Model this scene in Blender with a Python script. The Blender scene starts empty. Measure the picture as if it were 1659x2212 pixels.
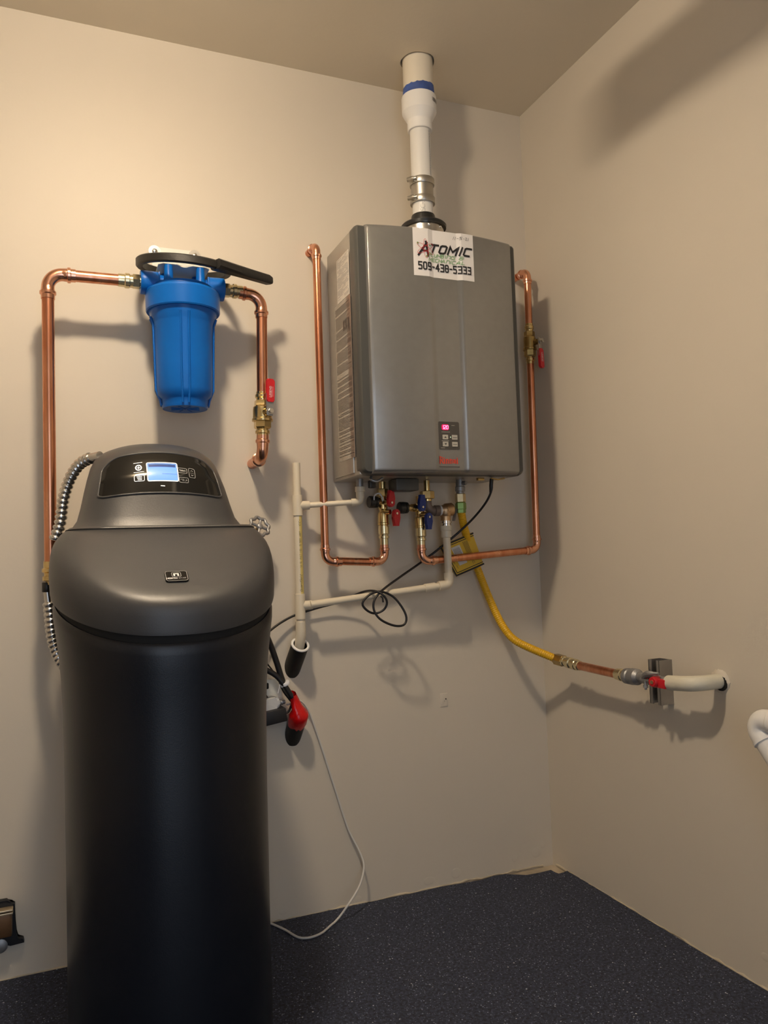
import bpy, bmesh, math, random
from mathutils import Vector, Matrix
V = Vector
PI = math.pi
random.seed(7)
S = bpy.context.scene
COL = S.collection

# ---------------------------------------------------------------- camera
cam_d = bpy.data.cameras.new('camera')
cam = bpy.data.objects.new('camera', cam_d)
COL.objects.link(cam)
S.camera = cam
cam_d.sensor_fit = 'VERTICAL'
cam_d.sensor_height = 24.0
cam_d.lens = 24.0 * 1703.384 / 2212.0
cam_d.clip_start = 0.02
CAM_POS = V((-1.4459, -2.1746, 0.9898))
yaw, pitch, roll = 0.3947, 0.0550, -0.0339
fw = V((math.sin(yaw)*math.cos(pitch), math.cos(yaw)*math.cos(pitch), math.sin(pitch)))
r0 = V((math.cos(yaw), -math.sin(yaw), 0)); u0 = r0.cross(fw)
rt = r0*math.cos(roll) + u0*math.sin(roll); up = -r0*math.sin(roll) + u0*math.cos(roll)
cam.matrix_world = Matrix(((rt.x, up.x, -fw.x, CAM_POS.x), (rt.y, up.y, -fw.y, CAM_POS.y), (rt.z, up.z, -fw.z, CAM_POS.z), (0, 0, 0, 1)))

# ---------------------------------------------------------------- world, lights, exposure
w = bpy.data.worlds.new('world'); S.world = w
w.use_nodes = True
w.node_tree.nodes['Background'].inputs[0].default_value = (0.55, 0.68, 1.0, 1)
w.node_tree.nodes['Background'].inputs[1].default_value = 0.25
vs = S.view_settings
S.display_settings.display_device = 'sRGB'
vs.view_transform = 'Standard'; vs.look = 'None'; vs.exposure = 0.04; vs.gamma = 1.0
vs.use_curve_mapping = False
BULB_POS = V((-1.32, -0.94, 2.365)); BULB_R = 0.07
BULB_STRENGTH = 430.0; BULB_COLOR = (1.0, 0.82, 0.605)
DAY = bpy.data.lights.new('doorway_daylight', 'AREA')      # cool daylight through the open doorway behind the camera
DAY.shape = 'RECTANGLE'; DAY.size = 0.9; DAY.size_y = 2.0; DAY.energy = 14.0; DAY.color = (0.74, 0.85, 1.0)
day = bpy.data.objects.new('doorway_daylight', DAY); COL.objects.link(day)
day.location = (-1.40, -3.45, 1.05); day.rotation_euler = (PI/2, 0, 0)

# ---------------------------------------------------------------- materials
MATS = {}
def mat(name, col, rough=0.5, metal=0.0, var=0.0, vscale=6.0, bump=0.0, bscale=60.0, spec=0.5, coat=0.0, col2=None, stretch=None, emit=None, estr=0.0, rvar=0.0):
    m = bpy.data.materials.new(name); m.use_nodes = True
    nt = m.node_tree; N = nt.nodes; L = nt.links
    b = N['Principled BSDF']
    b.inputs['Base Color'].default_value = (*col, 1)
    b.inputs['Roughness'].default_value = rough; b.inputs['Metallic'].default_value = metal
    b.inputs['Specular IOR Level'].default_value = spec
    b.inputs['Coat Weight'].default_value = coat
    if emit:
        b.inputs['Emission Color'].default_value = (*emit, 1); b.inputs['Emission Strength'].default_value = estr
    tc = N.new('ShaderNodeTexCoord'); mp = N.new('ShaderNodeMapping')
    L.new(tc.outputs['Object'], mp.inputs['Vector'])
    if stretch: mp.inputs['Scale'].default_value = stretch
    if var > 0 or col2:
        n = N.new('ShaderNodeTexNoise'); n.inputs['Scale'].default_value = vscale; n.inputs['Detail'].default_value = 5
        L.new(mp.outputs[0], n.inputs['Vector'])
        r = N.new('ShaderNodeValToRGB')
        c2 = col2 if col2 else tuple(min(1, c*(1+var)) for c in col)
        c1 = col if col2 else tuple(c*(1-var) for c in col)
        r.color_ramp.elements[0].color = (*c1, 1); r.color_ramp.elements[1].color = (*c2, 1)
        r.color_ramp.elements[0].position = 0.35; r.color_ramp.elements[1].position = 0.68
        L.new(n.outputs['Fac'], r.inputs['Fac']); L.new(r.outputs['Color'], b.inputs['Base Color'])
        if rvar > 0:
            mr = N.new('ShaderNodeMapRange'); mr.inputs['To Min'].default_value = rough; mr.inputs['To Max'].default_value = rough + rvar
            L.new(n.outputs['Fac'], mr.inputs['Value']); L.new(mr.outputs[0], b.inputs['Roughness'])
    if bump > 0:
        n2 = N.new('ShaderNodeTexNoise'); n2.inputs['Scale'].default_value = bscale; n2.inputs['Detail'].default_value = 4
        L.new(tc.outputs['Object'], n2.inputs['Vector'])
        bp = N.new('ShaderNodeBump'); bp.inputs['Strength'].default_value = bump; bp.inputs['Distance'].default_value = 0.002
        L.new(n2.outputs['Fac'], bp.inputs['Height']); L.new(bp.outputs[0], b.inputs['Normal'])
    MATS[name] = m
    return m
mat('wall_paint', (0.64, 0.575, 0.48), 0.55, var=0.02, vscale=1.6, bump=0.10, bscale=90, spec=0.35)
mat('ceiling_paint', (0.76, 0.68, 0.545), 0.7, var=0.02, vscale=1.4, bump=0.12, bscale=110, spec=0.2)
mat('plaster', (0.50, 0.43, 0.32), 0.8, var=0.25, vscale=14, bump=0.5, bscale=80)
mat('slab', (0.42, 0.35, 0.26), 0.9, var=0.3, vscale=10, bump=0.5, bscale=50)
mat('copper', (0.74, 0.36, 0.22), 0.24, 1.0, col2=(0.60, 0.22, 0.11), vscale=9, stretch=(6, 6, 1.0), rvar=0.10)
mat('copper_bright', (0.84, 0.46, 0.31), 0.20, 1.0, col2=(0.74, 0.34, 0.21), vscale=14, rvar=0.08)
mat('brass', (0.70, 0.53, 0.25), 0.26, 1.0, var=0.14, vscale=20)
mat('brass_pale', (0.76, 0.66, 0.42), 0.24, 1.0, var=0.10, vscale=20)
mat('brass_dark', (0.46, 0.33, 0.13), 0.34, 1.0, var=0.2, vscale=20)
mat('bronze', (0.62, 0.42, 0.24), 0.42, 1.0, var=0.15, vscale=25, bump=0.3, bscale=150)
mat('iron_fitting', (0.16, 0.12, 0.10), 0.55, 0.3, var=0.3, vscale=30)
mat('steel', (0.62, 0.60, 0.57), 0.25, 1.0, var=0.08, vscale=30)
mat('galvanized', (0.36, 0.36, 0.365), 0.50, 0.85, var=0.2, vscale=35)
mat('band_steel', (0.50, 0.48, 0.44), 0.36, 1.0, var=0.08, vscale=30)
mat('chrome', (0.86, 0.86, 0.86), 0.10, 1.0)
mat('filter_blue', (0.001, 0.112, 0.46), 0.36, var=0.03, vscale=4, spec=0.28)
mat('bracket_white', (0.72, 0.72, 0.66), 0.35)
mat('wrench_black', (0.012, 0.011, 0.010), 0.50, bump=0.25, bscale=160)
mat('softener_grey', (0.043, 0.043, 0.045), 0.42, bump=0.07, bscale=420, spec=0.5)
mat('tank_grey', (0.0028, 0.0045, 0.0095), 0.36, bump=0.07, bscale=420, spec=0.42)
mat('seam_black', (0.003, 0.003, 0.003), 0.8)
mat('panel_black', (0.006, 0.006, 0.006), 0.06, spec=0.6)
mat('screen_blue', (0.1, 0.2, 0.5), 0.15, emit=(0.16, 0.36, 0.93), estr=0.95)
mat('screen_band', (0.02, 0.04, 0.12), 0.15, emit=(0.05, 0.10, 0.30), estr=0.6)
mat('print_white', (0.85, 0.85, 0.85), 0.5, emit=(0.8, 0.85, 0.9), estr=0.35)
mat('print_grey', (0.32, 0.32, 0.31), 0.5)
mat('heater_grey', (0.27, 0.265, 0.255), 0.29, 0.55, var=0.03, vscale=40, spec=0.5)
mat('heater_side', (0.44, 0.41, 0.365), 0.36, 0.6, var=0.03, vscale=40)
mat('heater_trim', (0.075, 0.075, 0.07), 0.4, 0.2)
mat('film', (0.36, 0.33, 0.29), 0.09, 0.40, coat=0.6)
mat('print_black', (0.012, 0.011, 0.012), 0.55)
mat('print_dark', (0.05, 0.038, 0.033), 0.5)
mat('print_red', (0.62, 0.03, 0.03), 0.5)
mat('print_green', (0.16, 0.36, 0.12), 0.5)
mat('logo_red', (0.66, 0.06, 0.03), 0.5)
mat('sticker_white', (0.80, 0.77, 0.75), 0.32)
mat('label_white', (0.66, 0.62, 0.55), 0.4, var=0.04, vscale=30)
mat('control_dark', (0.060, 0.055, 0.05), 0.35)
mat('button_beige', (0.46, 0.43, 0.37), 0.5)
mat('led_red', (0.4, 0.0, 0.02), 0.3, emit=(1.0, 0.0, 0.10), estr=0.9)
mat('led_digit', (0.9, 0.3, 0.5), 0.3, emit=(1.0, 0.32, 0.62), estr=1.6)
mat('led_green', (0.6, 0.9, 0.6), 0.3, emit=(0.75, 1.0, 0.7), estr=1.2)
mat('pvc_white', (0.76, 0.74, 0.70), 0.35, var=0.02)
mat('pvc_cream', (0.74, 0.67, 0.55), 0.38, var=0.04, vscale=8)
mat('pvc_bright', (0.82, 0.80, 0.77), 0.35)
mat('cpvc', (0.70, 0.62, 0.48), 0.36, var=0.04, vscale=8)
mat('cpvc_stripe', (0.66, 0.53, 0.18), 0.40)
mat('painted_pipe', (0.66, 0.62, 0.50), 0.5, bump=0.5, bscale=60, var=0.06)
mat('tape_blue', (0.05, 0.10, 0.33), 0.6, var=0.25, vscale=25, bump=0.4, bscale=60)
mat('rubber_black', (0.012, 0.012, 0.012), 0.35)
mat('abs_black', (0.010, 0.009, 0.008), 0.55, var=0.3, vscale=60)
mat('cord_black', (0.010, 0.009, 0.010), 0.45)
mat('cord_white', (0.62, 0.60, 0.56), 0.45)
mat('plug_white', (0.60, 0.60, 0.60), 0.45)
mat('valve_red', (0.55, 0.012, 0.02), 0.40)
mat('valve_blue', (0.010, 0.035, 0.20), 0.40)
mat('tape_red', (0.58, 0.006, 0.006), 0.22, bump=0.8, bscale=55, var=0.2, vscale=20)
mat('zip_white', (0.85, 0.85, 0.88), 0.4)
mat('gas_yellow', (0.72, 0.40, 0.008), 0.42)
mat('tag_yellow', (0.66, 0.42, 0.03), 0.45, var=0.06)
mat('tag_paper', (0.60, 0.58, 0.55), 0.5)
mat('nut_green', (0.28, 0.42, 0.14), 0.32, 0.7)
mat('nut_pink', (0.66, 0.36, 0.27), 0.32, 0.7)
mat('strut', (0.36, 0.345, 0.33), 0.32, 0.85, var=0.12, vscale=8)
mat('fitting_brown', (0.16, 0.085, 0.04), 0.35, 0.6, var=0.3, vscale=12)
mat('fitting_tan', (0.60, 0.47, 0.30), 0.3, 0.7)
mat('black_metal', (0.006, 0.006, 0.008), 0.45, 0.2)
mat('bulb_glow', (1, 1, 1), 0.5, emit=BULB_COLOR, estr=BULB_STRENGTH)
mat('porcelain', (0.75, 0.73, 0.68), 0.3)

def floor_material():
    m = bpy.data.materials.new('speckled_rubber'); m.use_nodes = True
    nt = m.node_tree; N = nt.nodes; L = nt.links; b = N['Principled BSDF']
    tc = N.new('ShaderNodeTexCoord')
    def speck(scale, lo, hi, rnd=1.0):
        v = N.new('ShaderNodeTexVoronoi'); v.inputs['Scale'].default_value = scale; v.inputs['Randomness'].default_value = rnd
        L.new(tc.outputs['Object'], v.inputs['Vector'])
        n = N.new('ShaderNodeTexNoise'); n.inputs['Scale'].default_value = scale*1.7
        L.new(tc.outputs['Object'], n.inputs['Vector'])
        a = N.new('ShaderNodeMath'); a.operation = 'ADD'; L.new(v.outputs['Distance'], a.inputs[0])
        k = N.new('ShaderNodeMath'); k.operation = 'MULTIPLY'; k.inputs[1].default_value = 0.35; L.new(n.outputs['Fac'], k.inputs[0]); L.new(k.outputs[0], a.inputs[1])
        r = N.new('ShaderNodeValToRGB'); r.color_ramp.elements[0].position = lo; r.color_ramp.elements[1].position = hi
        r.color_ramp.elements[0].color = (1, 1, 1, 1); r.color_ramp.elements[1].color = (0, 0, 0, 1)
        L.new(a.outputs[0], r.inputs['Fac']); return r, v
    base = N.new('ShaderNodeTexNoise'); base.inputs['Scale'].default_value = 140; base.inputs['Detail'].default_value = 6
    L.new(tc.outputs['Object'], base.inputs['Vector'])
    br = N.new('ShaderNodeValToRGB'); br.color_ramp.elements[0].color = (0.0095, 0.0125, 0.0245, 1); br.color_ramp.elements[1].color = (0.040, 0.050, 0.090, 1)
    br.color_ramp.elements[0].position = 0.38; br.color_ramp.elements[1].position = 0.68
    L.new(base.outputs['Fac'], br.inputs['Fac'])
    cur = br.outputs['Color']
    for sc, lo, hi, colr in ((170, 0.34, 0.42, (0.10, 0.12, 0.19)), (105, 0.29, 0.34, (0.23, 0.27, 0.37)), (60, 0.235, 0.26, (0.44, 0.46, 0.52))):
        r, v = speck(sc, lo, hi)
        mx = N.new('ShaderNodeMix'); mx.data_type = 'RGBA'
        L.new(r.outputs['Color'], mx.inputs[0]); L.new(cur, mx.inputs[6]); mx.inputs[7].default_value = (*colr, 1)
        cur = mx.outputs[2]
    L.new(cur, b.inputs['Base Color']); b.inputs['Roughness'].default_value = 0.62; b.inputs['Specular IOR Level'].default_value = 0.35
    bp = N.new('ShaderNodeBump'); bp.inputs['Strength'].default_value = 0.25; bp.inputs['Distance'].default_value = 0.001
    L.new(base.outputs['Fac'], bp.inputs['Height']); L.new(bp.outputs[0], b.inputs['Normal'])
    MATS['speckled_rubber'] = m
floor_material()

# ---------------------------------------------------------------- object helpers
WL = {}
def wloc(o): return WL.get(o.name, V((0, 0, 0))) if o else V((0, 0, 0))
def tag(o, label, cat=None, group=None, kind=None):
    if label: o['label'] = label
    if cat: o['category'] = cat
    if group: o['group'] = group
    if kind: o['kind'] = kind
    return o
def thing(name, label, cat, loc, group=None):
    o = bpy.data.objects.new(name, None); COL.objects.link(o)
    o.empty_display_size = 0.02
    o.location = loc; WL[o.name] = V(loc)
    return tag(o, label, cat, group)

SMALL = ('caption_lines', 'plate_print', 'label_print', 'small_print', 'pipe_print', 'barcode', 'base_ribs', 'button_marks', 'caption_line', 'green_lettering')
class MB:
    def __init__(s): s.v = []; s.f = []
    def add(s, vs, fs):
        n = len(s.v); s.v += [V(p) for p in vs]; s.f += [tuple(i+n for i in f) for f in fs]; return s
    def tube(s, path, r, seg=16, cap=True, closed=False):
        path = [V(p) for p in path]; n = len(path)
        rs = r if isinstance(r, (list, tuple)) else [r]*n
        T = []
        for i in range(n):
            a = path[(i-1) % n] if (closed or i > 0) else path[i]; b = path[(i+1) % n] if (closed or i < n-1) else path[i]
            t = (b-a)
            T.append(t.normalized() if t.length > 1e-9 else (T[-1] if T else V((0, 0, 1))))
        ref = V((0, 0, 1)) if abs(T[0].z) < 0.9 else V((1, 0, 0))
        nx = (ref - T[0]*ref.dot(T[0])).normalized()
        vs = []; prev = T[0]
        for i in range(n):
            ax = prev.cross(T[i])
            if ax.length > 1e-8:
                nx = Matrix.Rotation(prev.angle(T[i]), 3, ax) @ nx
            nx = (nx - T[i]*nx.dot(T[i])).normalized(); prev = T[i]
            by = T[i].cross(nx)
            for k in range(seg):
                a = 2*PI*k/seg
                vs.append(path[i] + (nx*math.cos(a) + by*math.sin(a))*rs[i])
        fs = []
        for i in range(n if closed else n-1):
            j = (i+1) % n
            for k in range(seg):
                k2 = (k+1) % seg
                fs.append((i*seg+k, i*seg+k2, j*seg+k2, j*seg+k))
        if cap and not closed:
            fs.append(tuple(reversed(range(seg)))); fs.append(tuple((n-1)*seg+k for k in range(seg)))
        return s.add(vs, fs)
    def turned(s, a, b, prof, seg=24, cap=True):          # prof: (fraction along a->b, radius)
        a = V(a); b = V(b)
        d = (b-a)
        path = [a + d*t for t, r in prof]; rs = [max(r, 1e-5) for t, r in prof]
        ax = d.normalized(); ref = V((0, 0, 1)) if abs(ax.z) < 0.9 else V((1, 0, 0))
        nx = (ref - ax*ref.dot(ax)).normalized(); by = ax.cross(nx)
        vs = []
        for p, r in zip(path, rs):
            for k in range(seg):
                an = 2*PI*(k+0.5)/seg
                vs.append(p + (nx*math.cos(an) + by*math.sin(an))*r)
        n = len(path); fs = []
        for i in range(n-1):
            for k in range(seg):
                k2 = (k+1) % seg
                fs.append((i*seg+k, i*seg+k2, (i+1)*seg+k2, (i+1)*seg+k))
        if cap:
            fs.append(tuple(reversed(range(seg)))); fs.append(tuple((n-1)*seg+k for k in range(seg)))
        return s.add(vs, fs)
    def box(s, c, size, rot=None, bev=0.0, seg=2):
        bm = bmesh.new(); bmesh.ops.create_cube(bm, size=1.0)
        for v in bm.verts: v.co = V((v.co.x*size[0], v.co.y*size[1], v.co.z*size[2]))
        if bev > 0: bmesh.ops.bevel(bm, geom=list(bm.edges), offset=bev, segments=seg, affect='EDGES', profile=0.6)
        M = rot if rot else Matrix.Identity(3)
        bm.verts.index_update()
        vs = [M @ v.co + V(c) for v in bm.verts]; fs = [tuple(v.index for v in f.verts) for f in bm.faces]
        bm.free(); return s.add(vs, fs)
    def prism(s, pts, o, u, v, n, th, bev=0.0):            # outline pts (2D) in the frame o,u,v pushed along n by th
        o = V(o); u = V(u).normalized(); v = V(v).normalized(); n = V(n).normalized()
        k = len(pts)
        lo = [o + u*p[0] + v*p[1] for p in pts]; hi = [p + n*th for p in lo]
        fs = [tuple(range(k)), tuple(reversed(range(k, 2*k)))]
        fs += [(i, i+k, (i+1) % k + k, (i+1) % k) for i in range(k)]
        if bev > 0:
            bm = bmesh.new(); bv = [bm.verts.new(p) for p in lo+hi]
            for f in fs: bm.faces.new([bv[i] for i in f])
            bm.edges.ensure_lookup_table()
            es = [e for e in bm.edges if any(len(f.verts) == k for f in e.link_faces)]
            bmesh.ops.bevel(bm, geom=es, offset=bev, segments=2, affect='EDGES')
            bm.verts.index_update()
            vs = [q.co.copy() for q in bm.verts]; f2 = [tuple(q.index for q in f.verts) for f in bm.faces]
            bm.free(); return s.add(vs, f2)
        return s.add(lo+hi, fs)
    def sphere(s, c, r, seg=20, rings=12, sc=(1, 1, 1)):
        c = V(c); vs = []; fs = []
        for i in range(rings+1):
            t = PI*i/rings
            for k in range(seg):
                a = 2*PI*k/seg
                vs.append(c + V((math.sin(t)*math.cos(a)*r*sc[0], math.sin(t)*math.sin(a)*r*sc[1], math.cos(t)*r*sc[2])))
        for i in range(rings):
            for k in range(seg):
                k2 = (k+1) % seg; fs.append((i*seg+k, (i+1)*seg+k, (i+1)*seg+k2, i*seg+k2))
        return s.add(vs, fs)
    def grid(s, rows, closed=False):                        # rows: list of equal-length point rows
        n = len(rows[0]); vs = [p for r in rows for p in r]; fs = []
        for i in range(len(rows)-1):
            for k in range(n if closed else n-1):
                k2 = (k+1) % n; fs.append((i*n+k, i*n+k2, (i+1)*n+k2, (i+1)*n+k))
        return s.add(vs, fs)
    def ribbon(s, pts, wd, mapf, step=None):                # flat stroke of width wd along 2D pts, laid on a surface by mapf
        pts = [V((p[0], p[1])) for p in pts]
        step = step or getattr(mapf, 'step', None)
        if step:
            fine = [pts[0]]
            for a, b in zip(pts, pts[1:]):
                n = max(1, int((b-a).length/step)); fine += [a.lerp(b, (i+1)/n) for i in range(n)]
            fine[-1] = pts[-1]; pts = fine
        closed = (pts[0]-pts[-1]).length < 1e-9 and len(pts) > 3
        if closed: pts = pts[:-1]
        n = len(pts); L = []; R = []
        for i in range(n):
            a = pts[(i-1) % n] if (closed or i > 0) else None; b = pts[(i+1) % n] if (closed or i < n-1) else None
            d1 = (pts[i]-a).normalized() if a is not None else (b-pts[i]).normalized()
            d2 = (b-pts[i]).normalized() if b is not None else d1
            n1 = V((-d1.y, d1.x)); n2 = V((-d2.y, d2.x)); m = n1+n2
            m = m.normalized() if m.length > 1e-6 else n1
            k = wd/2/max(0.45, m.dot(n1))
            e = V((0, 0))
            if not closed and i == 0: e = -d1*wd*0.5
            if not closed and i == n-1: e = d2*wd*0.5
            L.append(mapf(*(pts[i]+m*k+e))); R.append(mapf(*(pts[i]-m*k+e)))
        vs = L+R; fs = []
        for i in range(n if closed else n-1):
            j = (i+1) % n; fs.append((i, n+i, n+j, j))
        return s.add(vs, fs)
    def build(s, name, m, parent=None, ang=40, label=None, kind=None):
        me = bpy.data.meshes.new(name); off = wloc(parent)
        me.from_pydata([tuple(p-off) for p in s.v], [], s.f); me.update()
        bm = bmesh.new(); bm.from_mesh(me); bmesh.ops.remove_doubles(bm, verts=bm.verts, dist=1e-6); bmesh.ops.recalc_face_normals(bm, faces=bm.faces); bm.to_mesh(me); bm.free()
        me.shade_smooth(); me.set_sharp_from_angle(angle=math.radians(ang))
        o = bpy.data.objects.new(name, me); COL.objects.link(o)
        me.materials.append(MATS[m] if isinstance(m, str) else m)
        if parent: o.parent = parent; WL[o.name] = off
        if label: o['label'] = label
        if name in SMALL: o['kind'] = 'stuff'
        return o

def spl(pts, n=8):                                          # Catmull-Rom through the points
    P = [V(p) for p in pts]; out = []
    for i in range(len(P)-1):
        a = P[i-1] if i > 0 else P[i]*2-P[i+1]; b = P[i]; c = P[i+1]; d = P[i+2] if i+2 < len(P) else P[i+1]*2-P[i]
        for k in range(n):
            t = k/n
            out.append(0.5*((b*2) + (c-a)*t + (a*2-b*5+c*4-d)*t*t + (b*3-a-c*3+d)*t**3))
    out.append(P[-1]); return out
def resample(path, step):
    out = [path[0]]; acc = 0.0
    for a, b in zip(path, path[1:]):
        L = (b-a).length; t = step-acc
        while t <= L:
            out.append(a.lerp(b, t/L)); t += step
        acc = (acc+L) % step
    out.append(path[-1]); return out
def corrugated(mb, pts, r, amp, pitch, seg=18):
    path = resample(spl(pts, 14), pitch/4)
    rs = [r + amp*(0, 0.75, 1, 0.75)[i % 4] for i in range(len(path))]
    return mb.tube(path, rs, seg)
def fillet(a, c, b, R, n=10):                               # arc points rounding the corner c between a and b
    a, c, b = V(a), V(c), V(b); d1 = (a-c).normalized(); d2 = (b-c).normalized()
    ang = d1.angle(d2); t = R/math.tan(ang/2); p1 = c+d1*t; p2 = c+d2*t
    ctr = c + (d1+d2).normalized()*(R/math.sin(ang/2)); out = []
    v1 = p1-ctr; v2 = p2-ctr; tot = v1.angle(v2); ax = v1.cross(v2).normalized()
    for i in range(n+1): out.append(ctr + Matrix.Rotation(tot*i/n, 3, ax) @ v1)
    return out
def press_elbow(mb, a, c, b, r, R, sl=0.024):               # copper press elbow with a beaded sleeve at each end
    arc = fillet(a, c, b, R, 12); d1 = (V(a)-V(c)).normalized(); d2 = (V(b)-V(c)).normalized()
    prof = [(1.0, 1.0), (0.99, 1.13), (0.62, 1.13), (0.56, 1.34), (0.34, 1.34), (0.28, 1.13), (0.02, 1.10)]
    path = [arc[0]+d1*sl*t for t, k in prof]; rs = [r*k for t, k in prof]
    path += arc; rs += [r*1.08]*len(arc)
    path += [arc[-1]+d2*sl*t for t, k in reversed(prof)]; rs += [r*k for t, k in reversed(prof)]
    return mb.tube(path, rs, 22)
def sleeve_bead(mb, a, b, r, seg=22):                       # beaded press end from a to b
    return mb.turned(a, b, [(0, r), (0.01, r*1.14), (0.40, r*1.14), (0.46, r*1.34), (0.70, r*1.34), (0.76, r*1.14), (0.99, r*1.14), (1, r)], seg)
def pipe_elbow(mb, a, c, b, r, k=1.28, s=1.5):              # solvent-weld plastic elbow, sockets proud of the pipe
    a, c, b = V(a), V(c), V(b); d1 = (a-c).normalized(); d2 = (b-c).normalized()
    arc = fillet(a, c, b, r*1.15, 8)
    path = [c+d1*r*(s+1.6), c+d1*r*(s+1.58), c+d1*r*1.6] + arc + [c+d2*r*1.6, c+d2*r*(s+1.58), c+d2*r*(s+1.6)]
    rs = [r*1.0, r*k, r*k] + [r*1.2]*len(arc) + [r*k, r*k, r*1.0]
    return mb.tube(path, rs, 20)
def superel(cx, cy, a, b, n, t):
    c, s = math.cos(t), math.sin(t)
    return cx + a*math.copysign(abs(c)**(2/n), c), cy + b*math.copysign(abs(s)**(2/n), s)
def rrect(w, h, r, n=5):                                    # rounded rectangle outline centred on 0,0
    out = []
    for cx, cy, a0 in ((w/2-r, h/2-r, 0), (-w/2+r, h/2-r, 90), (-w/2+r, -h/2+r, 180), (w/2-r, -h/2+r, 270)):
        for i in range(n+1):
            a = math.radians(a0+90*i/n); out.append((cx+r*math.cos(a), cy+r*math.sin(a)))
    return out
def circle2(cx, cy, rx, ry=None, rot=0, n=28):
    ry = rx if ry is None else ry; out = []
    for i in range(n+1):
        a = 2*PI*i/n; x, y = rx*math.cos(a), ry*math.sin(a)
        out.append((cx+x*math.cos(rot)-y*math.sin(rot), cy+x*math.sin(rot)+y*math.cos(rot)))
    out[-1] = out[0]; return out

# stroke lettering: squarish glyphs drawn as polylines (advance width, strokes)
q = 0.12
RO = [(q, 0), (.6-q, 0), (.6, q), (.6, 1-q), (.6-q, 1), (q, 1), (0, 1-q), (0, q), (q, 0)]
GL = {
'A': (.7, [[(0, 0), (.30, 1), (.40, 1), (.7, 0)], [(.13, .34), (.57, .34)]]), 'B': (.6, [[(0, 0), (0, 1), (.5, 1), (.6, .88), (.6, .62), (.5, .52), (.6, .42), (.6, .12), (.5, 0), (0, 0)], [(0, .52), (.5, .52)]]),
'C': (.6, [[(.6, 1), (q, 1), (0, 1-q), (0, q), (q, 0), (.6, 0)]]), 'D': (.6, [[(0, 0), (0, 1), (.45, 1), (.6, .85), (.6, .15), (.45, 0), (0, 0)]]),
'E': (.55, [[(.55, 1), (0, 1), (0, 0), (.55, 0)], [(0, .52), (.45, .52)]]), 'F': (.55, [[(.55, 1), (0, 1), (0, 0)], [(0, .52), (.45, .52)]]),
'G': (.6, [[(.6, 1), (q, 1), (0, 1-q), (0, q), (q, 0), (.6, 0), (.6, .5), (.32, .5)]]), 'H': (.6, [[(0, 0), (0, 1)], [(.6, 0), (.6, 1)], [(0, .5), (.6, .5)]]),
'I': (.08, [[(.04, 0), (.04, 1)]]), 'L': (.55, [[(0, 1), (0, 0), (.55, 0)]]), 'M': (.8, [[(0, 0), (0, 1), (.4, .35), (.8, 1), (.8, 0)]]),
'N': (.62, [[(0, 0), (0, 1), (.62, 0), (.62, 1)]]), 'O': (.6, [RO]), 'P': (.6, [[(0, 0), (0, 1), (.5, 1), (.6, .9), (.6, .55), (.5, .45), (0, .45)]]),
'R': (.6, [[(0, 0), (0, 1), (.5, 1), (.6, .9), (.6, .58), (.5, .48), (0, .48)], [(.28, .48), (.6, 0)]]), 'S': (.6, [[(.6, 1), (q, 1), (0, 1-q), (0, .62), (q, .52), (.6-q, .52), (.6, .40), (.6, q), (.6-q, 0), (0, 0)]]),
'T': (.66, [[(0, 1), (.66, 1)], [(.33, 1), (.33, 0)]]), 'U': (.6, [[(0, 1), (0, q), (q, 0), (.6-q, 0), (.6, q), (.6, 1)]]),
'n': (.6, [[(0, 0), (0, 1), (.48, 1), (.6, .88), (.6, 0)]]),
'0': (.6, [RO]), '1': (.2, [[(0, .8), (.16, 1), (.16, 0)]]), '2': (.6, [[(0, 1), (.48, 1), (.6, .88), (.6, .6), (0, .28), (0, 0), (.6, 0)]]),
'3': (.6, [[(0, 1), (.6, 1), (.6, 0), (0, 0)], [(.12, .52), (.6, .52)]]), '4': (.6, [[(.45, 0), (.45, 1), (0, .34), (.64, .34)]]),
'5': (.6, [[(.6, 1), (0, 1), (0, .55), (.5, .55), (.6, .45), (.6, .1), (.5, 0), (0, 0)]]), '7': (.6, [[(0, 1), (.6, 1), (.25, 0)]]), '8': (.6, [RO, [(0, .52), (.6, .52)]]),
'9': (.6, [[(.6, .45), (0, .45), (0, 1), (.6, 1), (.6, 0), (.05, 0)]]), '-': (.4, [[(.02, .5), (.38, .5)]]), '.': (.1, [[(.04, 0), (.06, .04)]]),
'&': (.66, [[(.66, .5), (.5, .5), (.5, 0), (.1, 0), (0, .12), (0, .4), (.12, .52), (.42, .52)], [(.12, .52), (.05, .62), (.05, .9), (.15, 1), (.45, 1)]]),
'i': (.1, [[(.05, 0), (.05, .66)], [(.05, .88), (.05, .94)]]), 'a': (.5, [[(0, .66), (.42, .66), (.5, .56), (.5, 0), (.08, 0), (0, .1), (0, .28), (.08, .38), (.5, .38)]]),
'v': (.52, [[(0, 0), (0, .66), (.42, .66), (.52, .56), (.52, 0)]]), 'r': (.36, [[(0, 0), (0, .66)], [(0, .5), (.16, .66), (.36, .66)]]), 'u': (.5, [[(0, .66), (0, .1), (.1, 0), (.5, 0)], [(.5, .66), (.5, 0)]]),
'd': (.5, [[(.5, 1), (.5, 0), (.1, 0), (0, .1), (0, .56), (.1, .66), (.5, .66)]]), 'o': (.5, [[(.1, 0), (.4, 0), (.5, .1), (.5, .56), (.4, .66), (.1, .66), (0, .56), (0, .1), (.1, 0)]]),
'l': (.1, [[(.05, 0), (.05, 1)]]), 'e': (.5, [[(.5, 0), (.1, 0), (0, .1), (0, .56), (.1, .66), (.4, .66), (.5, .56), (.5, .34), (0, .34)]]), 'c': (.46, [[(.46, 0), (.1, 0), (0, .1), (0, .56), (.1, .66), (.46, .66)]]),
't': (.34, [[(.12, .95), (.12, .08), (.2, 0), (.34, 0)], [(0, .66), (.34, .66)]]),
}
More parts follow.
